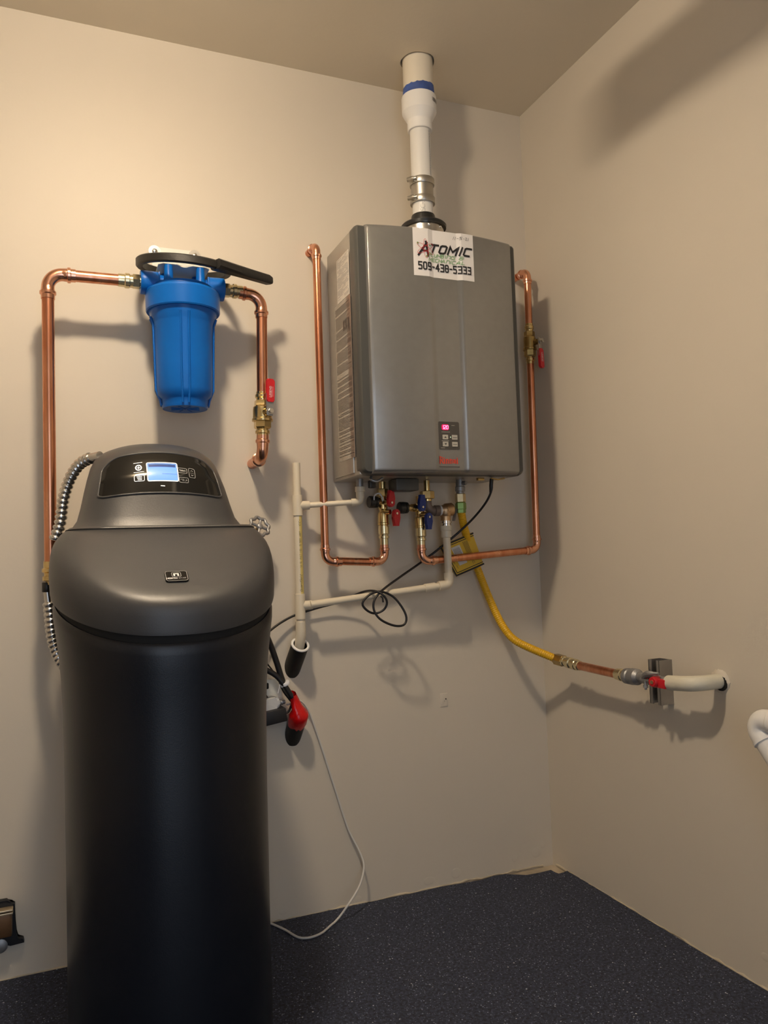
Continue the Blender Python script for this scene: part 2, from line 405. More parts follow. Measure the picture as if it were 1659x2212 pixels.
def text(mb, st, x, y, h, wd, mapf, shear=0.0, gap=0.22, sx=1.0, width=None):
    tot = sum((GL[c][0] if c in GL else 0.4)+gap for c in st)-gap
    if width: sx = width/(tot*h)
    for c in st:
        if c not in GL: x += (0.4+gap)*h*sx; continue
        aw, strokes = GL[c]
        for pl in strokes:
            mb.ribbon([(x+(px+shear*py)*h*sx, y+py*h) for px, py in pl], wd, mapf)
        x += (aw+gap)*h*sx
    return mb
def flat(o, u, v): 
    o, u, v = V(o), V(u).normalized(), V(v).normalized()
    return lambda a, b: o + u*a + v*b

# ---------------------------------------------------------------- room shell
H = 2.44; XL = -2.75; YF = -3.3
def struct(name, mb, m, ang=30): return tag(mb.build(name, m, ang=ang), None, kind='structure')
struct('wall_back', MB().box((XL/2+0.05, 0.05, H/2), (-XL+0.3, 0.1, H+0.1)), 'wall_paint')
struct('wall_right', MB().box((0.05, YF/2, H/2), (0.1, -YF, H+0.1)), 'wall_paint')
struct('wall_left', MB().box((XL-0.05, YF/2, H/2), (0.1, -YF, H+0.1)), 'wall_paint')
DX0, DX1, DH = -1.86, -0.94, 2.04                              # open doorway in the wall behind the camera
mb = MB()
mb.box(((XL-0.1+DX0)/2, YF-0.05, H/2), (DX0-XL+0.1, 0.1, H+0.1)); mb.box(((DX1+0.1)/2, YF-0.05, H/2), (0.1-DX1, 0.1, H+0.1)); mb.box(((DX0+DX1)/2, YF-0.05, (DH+H+0.05)/2), (DX1-DX0, 0.1, H+0.05-DH))
struct('wall_front', mb, 'wall_paint')
mb = MB()
for x in (DX0-0.03, DX1+0.03): mb.box((x, YF+0.008, DH/2+0.03), (0.07, 0.016, DH+0.06), bev=0.004)
mb.box(((DX0+DX1)/2, YF+0.009, DH+0.035), (DX1-DX0+0.13, 0.018, 0.07), bev=0.004)
struct('trim_1', mb, 'porcelain')
# ceiling with a round hole cut a little wide for the vent pipe
VX, VY = -0.447, -0.150
hole = [(VX+0.0505*math.cos(2*PI*i/32)*(1+0.02*math.sin(5*i)), VY+0.0505*math.sin(2*PI*i/32)*(1+0.02*math.cos(3*i))) for i in range(32)]
def outer(a):
    c, s = math.cos(a), math.sin(a); ts = []
    for k, lo, hi in ((c, XL-0.1-VX, 0.1-VX), (s, YF-0.1-VY, 0.1-VY)):
        if abs(k) > 1e-9: ts.append((hi if k > 0 else lo)/k)
    t = min(ts); return (VX+c*t, VY+s*t)
angs = sorted(set([2*PI*i/32 for i in range(32)] + [math.atan2(y-VY, x-VX) % (2*PI) for x in (XL-0.1, 0.1) for y in (YF-0.1, 0.1)]))
ri = []; roo = []
for a in angs:
    k = 0.0505*(1+0.018*math.sin(5*a+0.6)); ri.append((VX+k*math.cos(a), VY+k*math.sin(a))); roo.append(outer(a))
mb = MB()
mb.grid([[V((x, y, H+0.1)) for x, y in ri], [V((x, y, H)) for x, y in ri], [V((x, y, H)) for x, y in roo], [V((x, y, H+0.1)) for x, y in roo], [V((x, y, H+0.1)) for x, y in ri]], closed=True)
struct('ceiling', mb, 'ceiling_paint')
# floor: slab, and the speckled rubber flooring with its ragged cut edge against the walls
edge = [(XL, -0.003), (-1.7, -0.003), (-1.3, -0.004), (-0.95, -0.002), (-0.62, -0.004), (-0.50, -0.007), (-0.40, -0.004), (-0.33, -0.012), (-0.2665, -0.0156, 0.0000)[:2], (-0.2216, -0.0079, 0.0000)[:2], (-0.1832, -0.0120, -0.0000)[:2], (-0.1550, -0.0306, 0.0000)[:2], (-0.1283, -0.0484, 0.0000)[:2], (-0.0850, -0.0511, 0.0000)[:2],
        (-0.0416, -0.0495, 0.0000)[:2], (-0.0406, -0.0702, 0.0000)[:2], (-0.0367, -0.0841, 0.0000)[:2], (-0.0169, -0.0824, -0.0000)[:2], (0.0051, -0.0779, 0.0000)[:2], (0.0125, -0.0938, 0.0000)[:2], (0.0073, -0.1265, 0.0000)[:2], (0.0035, -0.2072, 0.0000)[:2], (-0.004, -0.45), (-0.006, -0.62), (-0.003, -0.9), (-0.004, -1.3), (-0.003, -2.0), (-0.003, YF), (XL, YF)]
edge = [(min(x, -0.001) if i not in (0, len(edge)-1) else x, min(y, -0.001)) for i, (x, y) in enumerate(edge)]
struct('floor', MB().prism(edge, (0, 0, 0), (1, 0, 0), (0, 1, 0), (0, 0, -1), 0.008), 'speckled_rubber')
o = struct('floor', MB().box((XL/2, YF/2, -0.034), (-XL+0.3, -YF+0.3, 0.05)), 'slab')
# ragged bead of plaster where the walls meet the flooring
def bead(name, pts, seed):
    rnd = random.Random(seed); mb = MB(); path = []; rs = []
    for a, b in zip(pts, pts[1:]):
        n = max(2, int((V(b)-V(a)).length/0.018))
        for i in range(n):
            path.append(V(a).lerp(V(b), i/n)+V((0, 0, rnd.uniform(-0.002, 0.003)))); rs.append(rnd.uniform(0.0018, 0.0052))
    mb.tube(path, rs, 7); return struct(name, mb, 'plaster', 60)
bead('baseboard_back', [(-2.4, 0.001, -0.002), (-0.35, 0.001, -0.002), (-0.02, 0.0, -0.003)], 3)
bead('baseboard_right', [(0.001, -0.02, -0.003), (0.001, -0.5, -0.002), (0.001, -1.7, -0.002)], 5)
mb = MB(); rnd = random.Random(11)
for px, z, r in ((-0.66, 0.012, 0.016), (-0.435, 0.022, 0.02), (-0.345, 0.028, 0.024), (-0.14, 0.035, 0.018), (-0.06, 0.04, 0.022), (-0.035, 0.06, 0.02), (-1.63, 0.03, 0.025), (-0.88, 0.02, 0.014)):
    mb.sphere((px, 0.0, z), r*0.8, 12, 8, (rnd.uniform(.5, 1.3), 0.03, rnd.uniform(.5, 1.0)))
for y, z, r in ((-0.05, 0.03, 0.016), (-0.30, 0.014, 0.014), (-0.82, 0.07, 0.022)):
    mb.sphere((0.0, y, z), r*0.8, 12, 8, (0.03, rnd.uniform(.6, 1.2), rnd.uniform(.5, 1)))
struct('trim_2', mb, 'wall_paint', 60)

# ---------------------------------------------------------------- bare bulb on the ceiling (out of frame, it lights the room)
for lp, gm, lb_ in ((BULB_POS, 'bulb_glow', 'round glowing flush light on the ceiling near the filter'),):
    t = thing('ceiling_light', lb_, 'light', (lp.x, lp.y, H))
    MB().turned((lp.x, lp.y, H), (lp.x, lp.y, lp.z+0.02), [(0, 0.055), (0.35, 0.053), (0.5, 0.035), (1, 0.03)]).build('canopy', 'porcelain', t)
    MB().sphere(lp, BULB_R, 32, 18, (1, 1, 0.26)).build('diffuser', gm, t)
pa, pb_ = V((-0.80, -0.74, 2.305)), V((-0.98, -1.50, 2.305))  # unseen pipe, added to cast the soft dark wedge high on the right wall
t = thing('shadow_pipe', 'unseen white capped pipe added under the ceiling to shade the right wall', 'pipe', pa)
MB().turned(pa, pb_, [(0, 0.036), (0.004, 0.044), (0.07, 0.044), (0.072, 0.040), (1, 0.040)], 24).build('pipe', 'pvc_white', t)
for u in (0.3, 0.8):
    c = pa.lerp(pb_, u); MB().box((c.x, c.y, (c.z+0.040+H)/2), (0.02, 0.004, H-c.z-0.025)).build('strap', 'galvanized', t)

# ---------------------------------------------------------------- water softener
SX, SY = -1.236, -0.43
soft = thing('water_softener', 'tall dark grey water softener with a round tank standing on the floor', 'water softener', (SX, SY, 0))
def seam(t): return 0.921 - 0.069*max(0.0, -math.sin(t))**1.25               # t = -90 deg is the front, where the seam dips
NT = 96
TH = [2*PI*i/NT for i in range(NT)]
def ring(a, b, zf, n=2.35, cx=SX, cy=SY): return [V((*superel(cx, cy, a, b, n, t), zf(t))) for t in TH]
mb = MB(); rows = []
for dz, a, b in ((-0.009, 0.205, 0.268), (-0.008, 0.215, 0.277), (-0.013, 0.2190, 0.2805), (-0.03, 0.2185, 0.280), (-0.06, 0.2145, 0.277), (-0.10, 0.2095, 0.273), (-0.15, 0.205, 0.269), (-0.22, 0.2015, 0.267)):
    rows.append(ring(a, b, lambda t, dz=dz: seam(t)+dz))
for z, a, b in ((0.55, 0.1995, 0.267), (0.3, 0.1985, 0.268), (0.03, 0.1985, 0.269), (0.004, 0.195, 0.266), (0.0, 0.190, 0.262)): rows.append(ring(a, b, lambda t, z=z: z))
mb.grid(rows, closed=True); n0 = len(mb.v); mb.f.append(tuple(range(n0-NT, n0)))
tank = mb.build('tank', 'tank_grey', soft, 50, label='smooth dark blue-grey tank')
hp = V((*superel(SX, SY, 0.2050, 0.269, 2.35, math.radians(-15)), 0.722))
MB().turned(hp+V((-0.004, 0.001, 0)), hp+V((0.0035, -0.0012, 0)), [(0, 0.0065), (0.8, 0.0065), (1, 0.005)], 14).build('hole_disc', 'seam_black', tank)  # black disc standing in for the dark inside of a small hole
mb = MB(); mb.grid([ring(0.2120, 0.2745, lambda t: seam(t)-0.014), ring(0.2120, 0.2745, lambda t: seam(t)+0.012)], closed=True)
mb.build('seam_gap', 'seam_black', soft, 50)
# lid: skirt, rounded front edge, slope rising to the plate that carries the control head
PLX, PLB, PLF = 0.195, -0.17, -0.500                          # plate half width, back and front
pcy, pb = (PLB+PLF)/2, (PLB-PLF)/2
def lidring(k, dz_side, dz_front):                            # k: 0 on the widest ring, 1 on the plate outline
    out = []
    for t in TH:
        x0, y0 = superel(SX, SY, 0.225, 0.284, 2.35, t); x1, y1 = superel(SX+0.003, pcy, PLX, pb, 6, t)
        f = max(0.0, -math.sin(t)); z = dz_side*(1-f**1.5) + dz_front*f**1.5
        out.append(V((x0+(x1-x0)*k, y0+(y1-y0)*k, z)))
    return out
rows = [ring(0.217, 0.279, lambda t: seam(t)+0.007), ring(0.2215, 0.2825, lambda t: seam(t)+0.007), ring(0.2235, 0.2835, lambda t: seam(t)+0.014), ring(0.225, 0.284, lambda t: seam(t)+0.04)]
for k, zs, zfr in ((0.0, 0.975, 0.910), (0.03, 0.993, 0.922), (0.09, 1.012, 0.933), (0.18, 1.026, 0.945), (0.32, 1.038, 0.965), (0.5, 1.047, 0.990), (0.7, 1.055, 1.020), (0.88, 1.060, 1.046), (1.0, 1.062, 1.061)):
    rows.append(lidring(k, zs, zfr))
mb = MB(); mb.grid(rows, closed=True); mb.f.append(tuple(range(len(mb.v)-NT, len(mb.v))))
lid = mb.build('salt_lid', 'softener_grey', soft, 50, label='grey rounded salt lid sloping to the front')
# plate under the head, with the thin dark joint around it
def plate(a, b, z): return [V((*superel(SX+0.003, pcy, a, b, 6, t), z)) for t in TH]
mb = MB(); mb.grid([plate(PLX+0.001, pb+0.001, 1.058), plate(PLX+0.001, pb+0.001, 1.0635), plate(PLX-0.004, pb-0.004, 1.0635)], closed=True)
mb.build('joint', 'seam_black', soft, 50)
mb = MB(); mb.grid([plate(PLX-0.002, pb-0.002, 1.058), plate(PLX-0.002, pb-0.002, 1.064), plate(PLX-0.006, pb-0.006, 1.0675)], closed=True); mb.f.append(tuple(range(2*NT, 3*NT)))
mb.build('head_plate', 'softener_grey', soft, 50)
# control head
HB = -0.16
HK = [(1.062, -0.492, 0.192), (1.072, -0.484, 0.178), (1.09, -0.474, 0.168), (1.13, -0.460, 0.160), (1.18, -0.438, 0.1515), (1.215, -0.412, 0.1445), (1.236, -0.394, 0.138), (1.249, -0.376, 0.130), (1.258, -0.352, 0.116), (1.263, -0.318, 0.097), (1.265, -0.285, 0.06)]
HCX = -1.236
def hk(z):
    for (z0, f0, w0), (z1, f1, w1) in zip(HK, HK[1:]):
        if z <= z1:
            u = max(0, (z-z0)/(z1-z0)); return f0+(f1-f0)*u, w0+(w1-w0)*u
    return HK[-1][1], HK[-1][2]
CROWN = lambda z: 0.030*max(0, min(1, (z-1.08)/0.14))
def headp(x, z, off=0.0):                                     # front surface of the head at offset x and nominal height z
    f, w_ = hk(z); c, b = (f+HB)/2, (HB-f)/2
    u = min(0.995, abs(x)/w_); d = c - b*(1-u**3.6)**(1/3.6)
    p = V((HCX+x, d, z-CROWN(z)*(x/0.14)**2))
    return p + V((0, -0.86, 0.5))*off
mb = MB(); rows = []
for z, f, w_ in HK:
    c, b = (f+HB)/2, (HB-f)/2
    bk = (1.246-z)*0.0
    rows.append([V((x, y, z-CROWN(z)*((x-HCX)/0.14)**2)) for x, y in (superel(HCX, c, w_, b, 3.6, t) for t in TH)])
mb.grid(rows, closed=True); mb.f.append(tuple(range(len(mb.v)-NT, len(mb.v))))
head = mb.build('control_head', 'softener_grey', soft, 60, label='hump-shaped grey control head')
PZ0, PZ1 = 1.138, 1.231
def pout(v):                                                  # half width of the black panel at v (0 bottom .. 1 top)
    wd = 0.130-0.014*v
    for e, s in ((v/0.10, 0.018), ((1-v)/0.30, 0.036)):
        if e < 1: wd -= s*(1-math.sqrt(max(0, 1-(1-e)**2)))
    return wd
def panp(u, v, off=0.0012): return headp(u, PZ0+(PZ1-PZ0)*v, off)
mb = MB(); NV = 26; vsn = [0.5-0.5*math.cos(PI*i/NV) for i in range(NV+1)]
mb.grid([[panp(pout(v)*(-1+2*k/40), v, 0.0016) for k in range(41)] for v in vsn])
panel = mb.build('display_panel', 'panel_black', soft, 60, label='glossy black curved display panel')
mb = MB()
bd = [panp(pout(v), v, 0.001) for v in vsn] + [panp(pout(1)*(1-2*k/24), 1, 0.001) for k in range(1, 24)] + [panp(-pout(v), v, 0.001) for v in reversed(vsn)] + [panp(pout(0)*(-1+2*k/24), 0, 0.001) for k in range(1, 24)]
mb.tube(bd, 0.0022, 8, closed=True); mb.build('panel_rim', 'softener_grey', soft, 60)
pm = lambda a, b: panp(a, b, 0.0022)
PH = PZ1-PZ0
def pgrid(x0, x1, v0, v1, off): return [[panp(x0+(x1-x0)*i/12, v0+(v1-v0)*j/4, off) for i in range(13)] for j in range(5)]
sx0, sx1, sv0, sv1 = -0.0280, 0.0325, 0.29, 0.71
scr = MB().grid(pgrid(sx0, sx1, sv0, sv1, 0.0022)).build('screen', 'screen_blue', panel, label='lit pale blue screen')
mb = MB(); mb.grid(pgrid(sx0+0.002, sx1-0.002, sv1-0.09, sv1-0.02, 0.0026)); mb.ribbon([(0.004, 0.45), (sx1-0.002, 0.45)], 0.006, lambda a, b: panp(a, b, 0.0026)); mb.build('screen_band', 'screen_band', panel)
def pr(x, y): return panp(x, y/PH+0.0, 0.0029)                # metric mapping on the panel
pr.step = 0.004
def outl(mb, cx, cy, w_, h_, r, th): 
    pts = [(cx+a, cy+b) for a, b in rrect(w_, h_, r, 4)]; mb.ribbon(pts+[pts[0]], th, pr)
mb = MB(); outl(mb, (sx0+sx1)/2, (sv0+sv1)/2*PH, sx1-sx0+0.003, (sv1-sv0)*PH+0.003, 0.003, 0.0022)
cy = 0.62*PH; mb.ribbon(circle2(-0.0465, cy, 0.0058), 0.0024, pr)
mb.ribbon([(-0.049, cy), (-0.044, cy)], 0.0018, pr); mb.ribbon([(-0.0465, cy-0.0025), (-0.0465, cy+0.0025)], 0.0018, pr)
mb.ribbon([(-0.0555, cy+0.0115), (-0.0385, cy+0.0118)], 0.0012, pr); mb.ribbon([(-0.0565, cy-0.0105), (-0.0365, cy-0.0102)], 0.0012, pr)
outl(mb, -0.0465, 0.355*PH, 0.0205, 0.013, 0.0025, 0.0013)
for k in range(3): mb.ribbon([(-0.0510+0.001*k, 0.355*PH+0.0033-0.0033*k), (-0.0420, 0.355*PH+0.0033-0.0033*k)], 0.0017, pr)
mb.build('icons', 'print_white', panel)
mb = MB(); outl(mb, 0.0445, 0.555*PH, 0.019, 0.0115, 0.0022, 0.0010); outl(mb, 0.0455, 0.315*PH, 0.019, 0.0115, 0.0022, 0.0010); outl(mb, 0.0645, 0.52*PH, 0.0128, 0.0225, 0.0028, 0.0010)
text(mb, 'Select', 0.0385, 0.555*PH-0.0018, 0.0042, 0.0008, pr, width=0.0125)
mb.ribbon([(0.039, 0.315*PH+0.0015), (0.046, 0.315*PH+0.0015)], 0.0011, pr); mb.ribbon([(0.0425, 0.315*PH-0.0015), (0.0462, 0.315*PH-0.0015)], 0.0011, pr); mb.ribbon([(0.049, 0.315*PH-0.002), (0.052, 0.315*PH), (0.050, 0.315*PH+0.002)], 0.0009, pr)
mb.ribbon([(0.0625, 0.52*PH+0.0045), (0.0645, 0.52*PH+0.0065), (0.0668, 0.52*PH+0.0045)], 0.0009, pr); mb.ribbon([(0.0625, 0.52*PH-0.0045), (0.0645, 0.52*PH-0.0065), (0.0668, 0.52*PH-0.0045)], 0.0009, pr); mb.ribbon([(0.0605, 0.52*PH), (0.0685, 0.52*PH)], 0.0005, pr)
mb.build('buttons', 'print_grey', panel)
mb = MB(); mb.ribbon([(-0.003, 0.155*PH), (0.004, 0.150*PH)], 0.0020, pr); mb.build('indicator', 'print_white', panel)
# badge on the lid
def lidp(x, s, off=0.0):                                      # point on the front slope of the lid; s 0 at the plate, 1 at the rounded edge
    t = -PI/2 + (x)/0.30; k = 1-s
    x0, y0 = superel(SX, SY, 0.225, 0.284, 2.35, t); x1, y1 = superel(SX+0.003, pcy, PLX, pb, 6, t)
    tb = [(0.0, 0.910), (0.03, 0.922), (0.09, 0.933), (0.18, 0.945), (0.32, 0.965), (0.5, 0.990), (0.7, 1.020), (0.88, 1.046), (1.0, 1.061)]
    for (a, za), (b, zb) in zip(tb, tb[1:]):
        if k <= b: z = za+(zb-za)*(k-a)/(b-a); break
    return V((SX+x, y0+(y1-y0)*k, z)) + V((0, -0.5, 0.86))*off
bo = lidp(-0.002, 0.70, 0.002); bu = V((1, 0.0, 0)); bv = (lidp(-0.008, 0.62)-lidp(-0.008, 0.78)).normalized(); bn = bu.cross(bv)
bdg = MB().prism(rrect(0.043, 0.0345, 0.006), bo-bn*0.003, bu, bv, bn, 0.004, 0.0012).build('badge', 'panel_black', soft, label='small black badge plate')
bm_ = flat(bo+bn*0.0013, bu, bv)
mb = MB(); o2 = rrect(0.0395, 0.031, 0.005); mb.ribbon(o2+[o2[0]], 0.0010, bm_); o3 = [(a, b+0.0045) for a, b in rrect(0.0165, 0.0145, 0.0030)]; mb.ribbon(o3+[o3[0]], 0.0011, bm_); mb.build('badge_frame', 'print_grey', bdg)
mb = MB(); mb.ribbon([(-0.0040, 0.0012), (-0.0040, 0.0068), (0.0032, 0.0068), (0.0032, 0.0012)], 0.0032, bm_); text(mb, 'NORTH', -0.0185, -0.0095, 0.0036, 0.0011, bm_, width=0.0185); mb.build('badge_letter', 'sticker_white', bdg)
mb = MB(); text(mb, 'STAR', 0.0032, -0.0092, 0.0032, 0.0006, bm_, width=0.0130); mb.build('badge_word', 'print_grey', bdg)

# ---------------------------------------------------------------- corrugated connectors of the softener
t = thing('flexible_connector', 'shiny corrugated steel hose curving into the left of the softener head', 'hose', (-1.40, -0.2, 1.07), 'corrugated hoses of the softener')
mb = MB(); corrugated(mb, [(-1.4498, -0.2000, 1.0495), (-1.4375, -0.2000, 1.0900), (-1.4300, -0.2000, 1.1438), (-1.4156, -0.2150, 1.1910), (-1.3948, -0.2400, 1.2229), (-1.3718, -0.2700, 1.2344)], 0.0098, 0.0042, 0.0125)
mb.build('hose', 'steel', t, 60)
mb = MB(); mb.turned((-1.3737, -0.2680, 1.2346), (-1.3533, -0.3000, 1.2361), [(0, 0.0098), (1, 0.0098)], 18); mb.build('nut', 'steel', t)
t = thing('flexible_connector', 'corrugated steel hose hanging below the long left copper pipe', 'hose', (-1.464, -0.12, 0.75), 'corrugated hoses of the softener')
mb = MB(); mb.turned((-1.4683, -0.1200, 0.9529), (-1.4685, -0.1200, 0.9297), [(0, 0.0098), (0.06, 0.0108), (0.94, 0.0108), (1, 0.0098)], 16); mb.build('nut', 'rubber_black', t)
mb = MB(); mb.tube([(-1.4675, -0.1200, 0.9330), (-1.4647, -0.1200, 0.9031)], 0.0085, 16); mb.build('collar', 'steel', t)
mb = MB(); corrugated(mb, [(-1.4647, -0.1200, 0.9064), (-1.4619, -0.1200, 0.8733), (-1.4583, -0.1200, 0.8291), (-1.4515, -0.1300, 0.7967), (-1.4406, -0.1500, 0.7707), (-1.4211, -0.1800, 0.7457)], 0.0102, 0.0042, 0.0125)
mb.build('hose', 'steel', t, 60)

# ---------------------------------------------------------------- whole-house filter
FX, FY = -1.136, -0.122
filt = thing('water_filter', 'bright blue water filter housing hung on the wall between two copper pipes', 'water filter', (FX, FY, 1.38))
def lat(name, prof, m, parent, seg=48, ang=35, label=None):
    mb = MB(); z0, z1 = prof[0][0], prof[-1][0]
    mb.turned((FX, FY, 0), (FX, FY, 1), prof, seg); return mb.build(name, m, parent, ang, label=label)
sump = lat('sump', [(1.384, 0.050), (1.383, 0.056), (1.389, 0.0580), (1.403, 0.0585), (1.405, 0.060), (1.415, 0.068), (1.43, 0.0715), (1.50, 0.0728), (1.60, 0.0752), (1.605, 0.0770), (1.632, 0.0860), (1.66, 0.0865)], 'filter_blue', filt, 56, label='tapered blue sump')
for k in range(4):
    for da in (-0.13, 0.13):
        a = math.radians(-90 + 90*k - 6)+da; c, s = math.cos(a), math.sin(a)
        pts = [(0.0, 0.0)]
        mb2 = [V((FX+c*r, FY+s*r, z)) for z, r in ((1.390, 0.0595), (1.405, 0.0625), (1.43, 0.0728), (1.60, 0.0768), (1.618, 0.0835))]
        MB().tube(mb2, 0.0028, 6).build('rib', 'filter_blue', filt, 60)
mb = MB()
for k in range(8):
    a = PI*k/4+0.2; mb.box((FX+0.02*math.cos(a), FY+0.02*math.sin(a), 1.3835), (0.036, 0.0025, 0.003), Matrix.Rotation(a, 3, 'Z'))
mb.build('base_ribs', 'filter_blue', sump)
lat('collar', [(1.633, 0.0845), (1.632, 0.0915), (1.6355, 0.0935), (1.681, 0.0945), (1.686, 0.0925), (1.690, 0.085), (1.691, 0.078)], 'filter_blue', filt, 64, 22)
hd = lat('cap', [(1.680, 0.080), (1.690, 0.080), (1.700, 0.076), (1.704, 0.068), (1.706, 0.05), (1.706, 0.0001)], 'filter_blue', filt, 56)
ZP = 1.706
for sgn in (-1, 1):
    mb = MB(); mb.turned((FX+sgn*0.040, FY, ZP), (FX+sgn*0.106, FY, ZP), [(0, 0.022), (0.35, 0.023), (0.36, 0.0290), (0.80, 0.0300), (0.97, 0.0300), (1, 0.0285), (1, 0.018), (0.85, 0.017)], 32, cap=False)
    mb.box((FX+sgn*0.062, FY, ZP-0.004), (0.004, 0.062, 0.05), bev=0.001)
    mb.build('port', 'filter_blue', filt)
for x, y in ((-0.040, -0.035), (0.040, -0.035), (-0.040, 0.035), (0.040, 0.035)):
    MB().turned((FX+x, FY+y, 1.70), (FX+x, FY+y, 1.744), [(0, 0.0135), (0.3, 0.0115), (1, 0.0105)], 18).build('screw_post', 'filter_blue', filt)
# white steel bracket: flange over the posts, back plate on the wall with two screws and washers
def notch(w_, d_, r):
    pts = [(-w_/2, 0), (-w_/2, d_-0.012), (-w_/2+0.012, d_)]
    pts += [(-0.020, d_)] + [(-r*math.cos(PI*i/8), d_-r*0.9-r*0.6*math.sin(PI*i/8)) for i in range(9)] + [(0.020, d_)]
    return pts + [(w_/2-0.012, d_), (w_/2, d_-0.012), (w_/2, 0)]
br = thing('filter_bracket', 'white steel wall bracket above the blue water filter', 'bracket', (FX, 0, 1.744))
MB().prism(notch(0.128, 0.165, 0.010), (FX+0.0, 0.0, 1.7455), (1, 0, 0), (0, -1, 0), (0, 0, 1), 0.003, 0.0006).build('flange', 'bracket_white', br)
MB().prism([(-0.062, 0), (0.062, 0), (0.062, 0.092), (0.050, 0.104), (-0.050, 0.104), (-0.062, 0.092)], (FX, 0.0, 1.746), (1, 0, 0), (0, 0, 1), (0, -1, 0), 0.003, 0.0006).build('back_plate', 'bracket_white', br)
for sx in (-0.055, 0.052):
    p = V((FX+sx, -0.0035, 1.836))
    wsh = MB().turned(p, p+V((0, -0.0025, 0)), [(0, 0.0165), (1, 0.0165)], 24).build('washer', 'steel', br)
    MB().turned(p+V((0, -0.002, 0)), p+V((0, -0.006, 0)), [(0, 0.0075), (0.5, 0.0075), (1, 0.004)], 6).build('screw', 'steel', wsh)
# wrench lying around the housing neck
wr = thing('filter_wrench', 'black plastic ring wrench resting around the top of the blue filter', 'wrench', (FX, FY, 1.74))
mb = MB(); WZ = 1.757
rw = []
for i in range(72):
    a = 2*PI*i/72; rw.append(a)
def wrz(x, y): return WZ - 0.03*(x) + 0.17*(y-FY)
rows = []
for ro_, dz in ((0.103, -0.010), (0.103, 0.008), (0.106, 0.010), (0.117, 0.010), (0.120, 0.007), (0.120, -0.009), (0.117, -0.012), (0.106, -0.012), (0.103, -0.010)):
    rows.append([V((FX+0.004+ro_*math.cos(a), FY+ro_*math.sin(a), wrz(ro_*math.cos(a), FY+ro_*math.sin(a))+dz)) for a in rw])
mb.grid(rows, closed=True); mb.build('ring', 'wrench_black', wr, 40)
mb = MB(); hs = []
A0 = V((FX+0.068, FY-0.096, 0)); A1 = V((-0.903, -0.135, 0)); d = (A1-A0); L_ = d.length; d.normalize(); nn = V((-d.y, d.x, 0))
for k in range(17):
    u = k/16; p = A0 + d*L_*u; z = 1.737 + 0.003*u; wd = 0.010*(1-u)**2 + 0.0105; hh = 0.0120
    if k == 16: wd *= 0.7; hh *= 0.75
    hs.append([p+nn*wd*c*1.0+V((0, 0, z+hh*s)) for c, s in ((1, -0.6), (1, 0.6), (0.7, 1), (-0.7, 1), (-1, 0.6), (-1, -0.6), (-0.7, -1), (0.7, -1))])
mb.grid(hs, closed=True); mb.f.append(tuple(range(len(mb.v)-8, len(mb.v)))); mb.f.append(tuple(range(8))); mb.build('handle', 'wrench_black', wr, 40)

# ---------------------------------------------------------------- copper pipes and ball valves
def ptube(a, b, r, name, parent, m='copper', seg=22): return MB().tube([a, b], r, seg).build(name, m, parent)
R1 = 0.0143; R2 = 0.0111
# left run: filter inlet, over to the left, down beside the softener
YP = -0.122
fx0 = FX-0.104; tl = V((-1.459, YP, 1.705)); bl = V((-1.459, YP, 1.000))
t = thing('copper_pipe', 'thick copper pipe from the left of the blue filter down behind the softener', 'pipe', (-1.459, YP, 1.0), 'copper pipes on the back wall')
fin = V((fx0, YP, ZP))
mb = MB(); press_elbow(mb, fin, tl, bl, R1, 0.036, 0.028); mb.build('elbow', 'copper_bright', t)
ptube(V((fx0-0.036, YP, ZP)), V((tl.x+0.05, YP, tl.z)), R1, 'pipe', t); ptube(V((tl.x, YP, tl.z-0.05)), bl, R1, 'pipe', t)
mb = MB(); sleeve_bead(mb, V((fx0-0.056, YP, ZP)), V((fx0-0.018, YP, ZP)), R1*1.0); mb.turned(V((fx0-0.022, YP, ZP)), V((fx0-0.003, YP, ZP)), [(0, 0.0150), (0.1, 0.0185), (0.9, 0.0185), (1, 0.016)], 6); mb.turned(V((fx0-0.004, YP, ZP)), V((fx0+0.012, YP, ZP)), [(0, 0.015), (1, 0.015)], 18)
mb.build('adapter', 'brass_pale', t, 25)
mb = MB(); mb.turned(V((-1.4595, YP, 1.003)), V((-1.4595, YP, 0.947)), [(0, R1), (0.01, R1*1.12), (0.28, R1*1.12), (0.32, R1*1.35), (0.45, R1*1.35), (0.5, R1*1.05), (0.62, R1*1.0), (0.64, R1*1.28), (0.82, R1*1.28), (0.85, R1*0.8), (1, R1*0.7)], 22); mb.build('adapter', 'brass', t, 25)
# right run: filter outlet, down to the valve, into the wall
fx1 = FX+0.104; tr = V((-0.9285, YP, 1.700)); wrp = V((-0.936, YP, 1.262))
t = thing('copper_pipe', 'copper pipe from the right of the blue filter down to the wall elbow', 'pipe', (-0.932, YP, 1.26), 'copper pipes on the back wall')
fo = V((fx1, YP, ZP))
mb = MB(); press_elbow(mb, fo, tr, wrp, R1, 0.036, 0.026); mb.build('elbow', 'copper_bright', t)
mb = MB(); sleeve_bead(mb, V((fx1+0.052, YP, ZP)), V((fx1+0.016, YP, ZP)), R1); mb.turned(V((fx1+0.019, YP, ZP)), V((fx1+0.003, YP, ZP)), [(0, 0.0150), (0.1, 0.0185), (0.9, 0.0185), (1, 0.016)], 6); mb.turned(V((fx1+0.004, YP, ZP)), V((fx1-0.012, YP, ZP)), [(0, 0.015), (1, 0.015)], 18); mb.build('adapter', 'brass_pale', t, 25)
ptube(V((fx1+0.05, YP, ZP-0.001)), V((tr.x-0.06, YP, tr.z+0.001)), R1, 'pipe', t)
VT = V((-0.9325, YP, 1.438)); VB = V((-0.9345, YP, 1.316))
ptube(V((tr.x, YP, tr.z-0.05)), VT, R1, 'pipe', t)
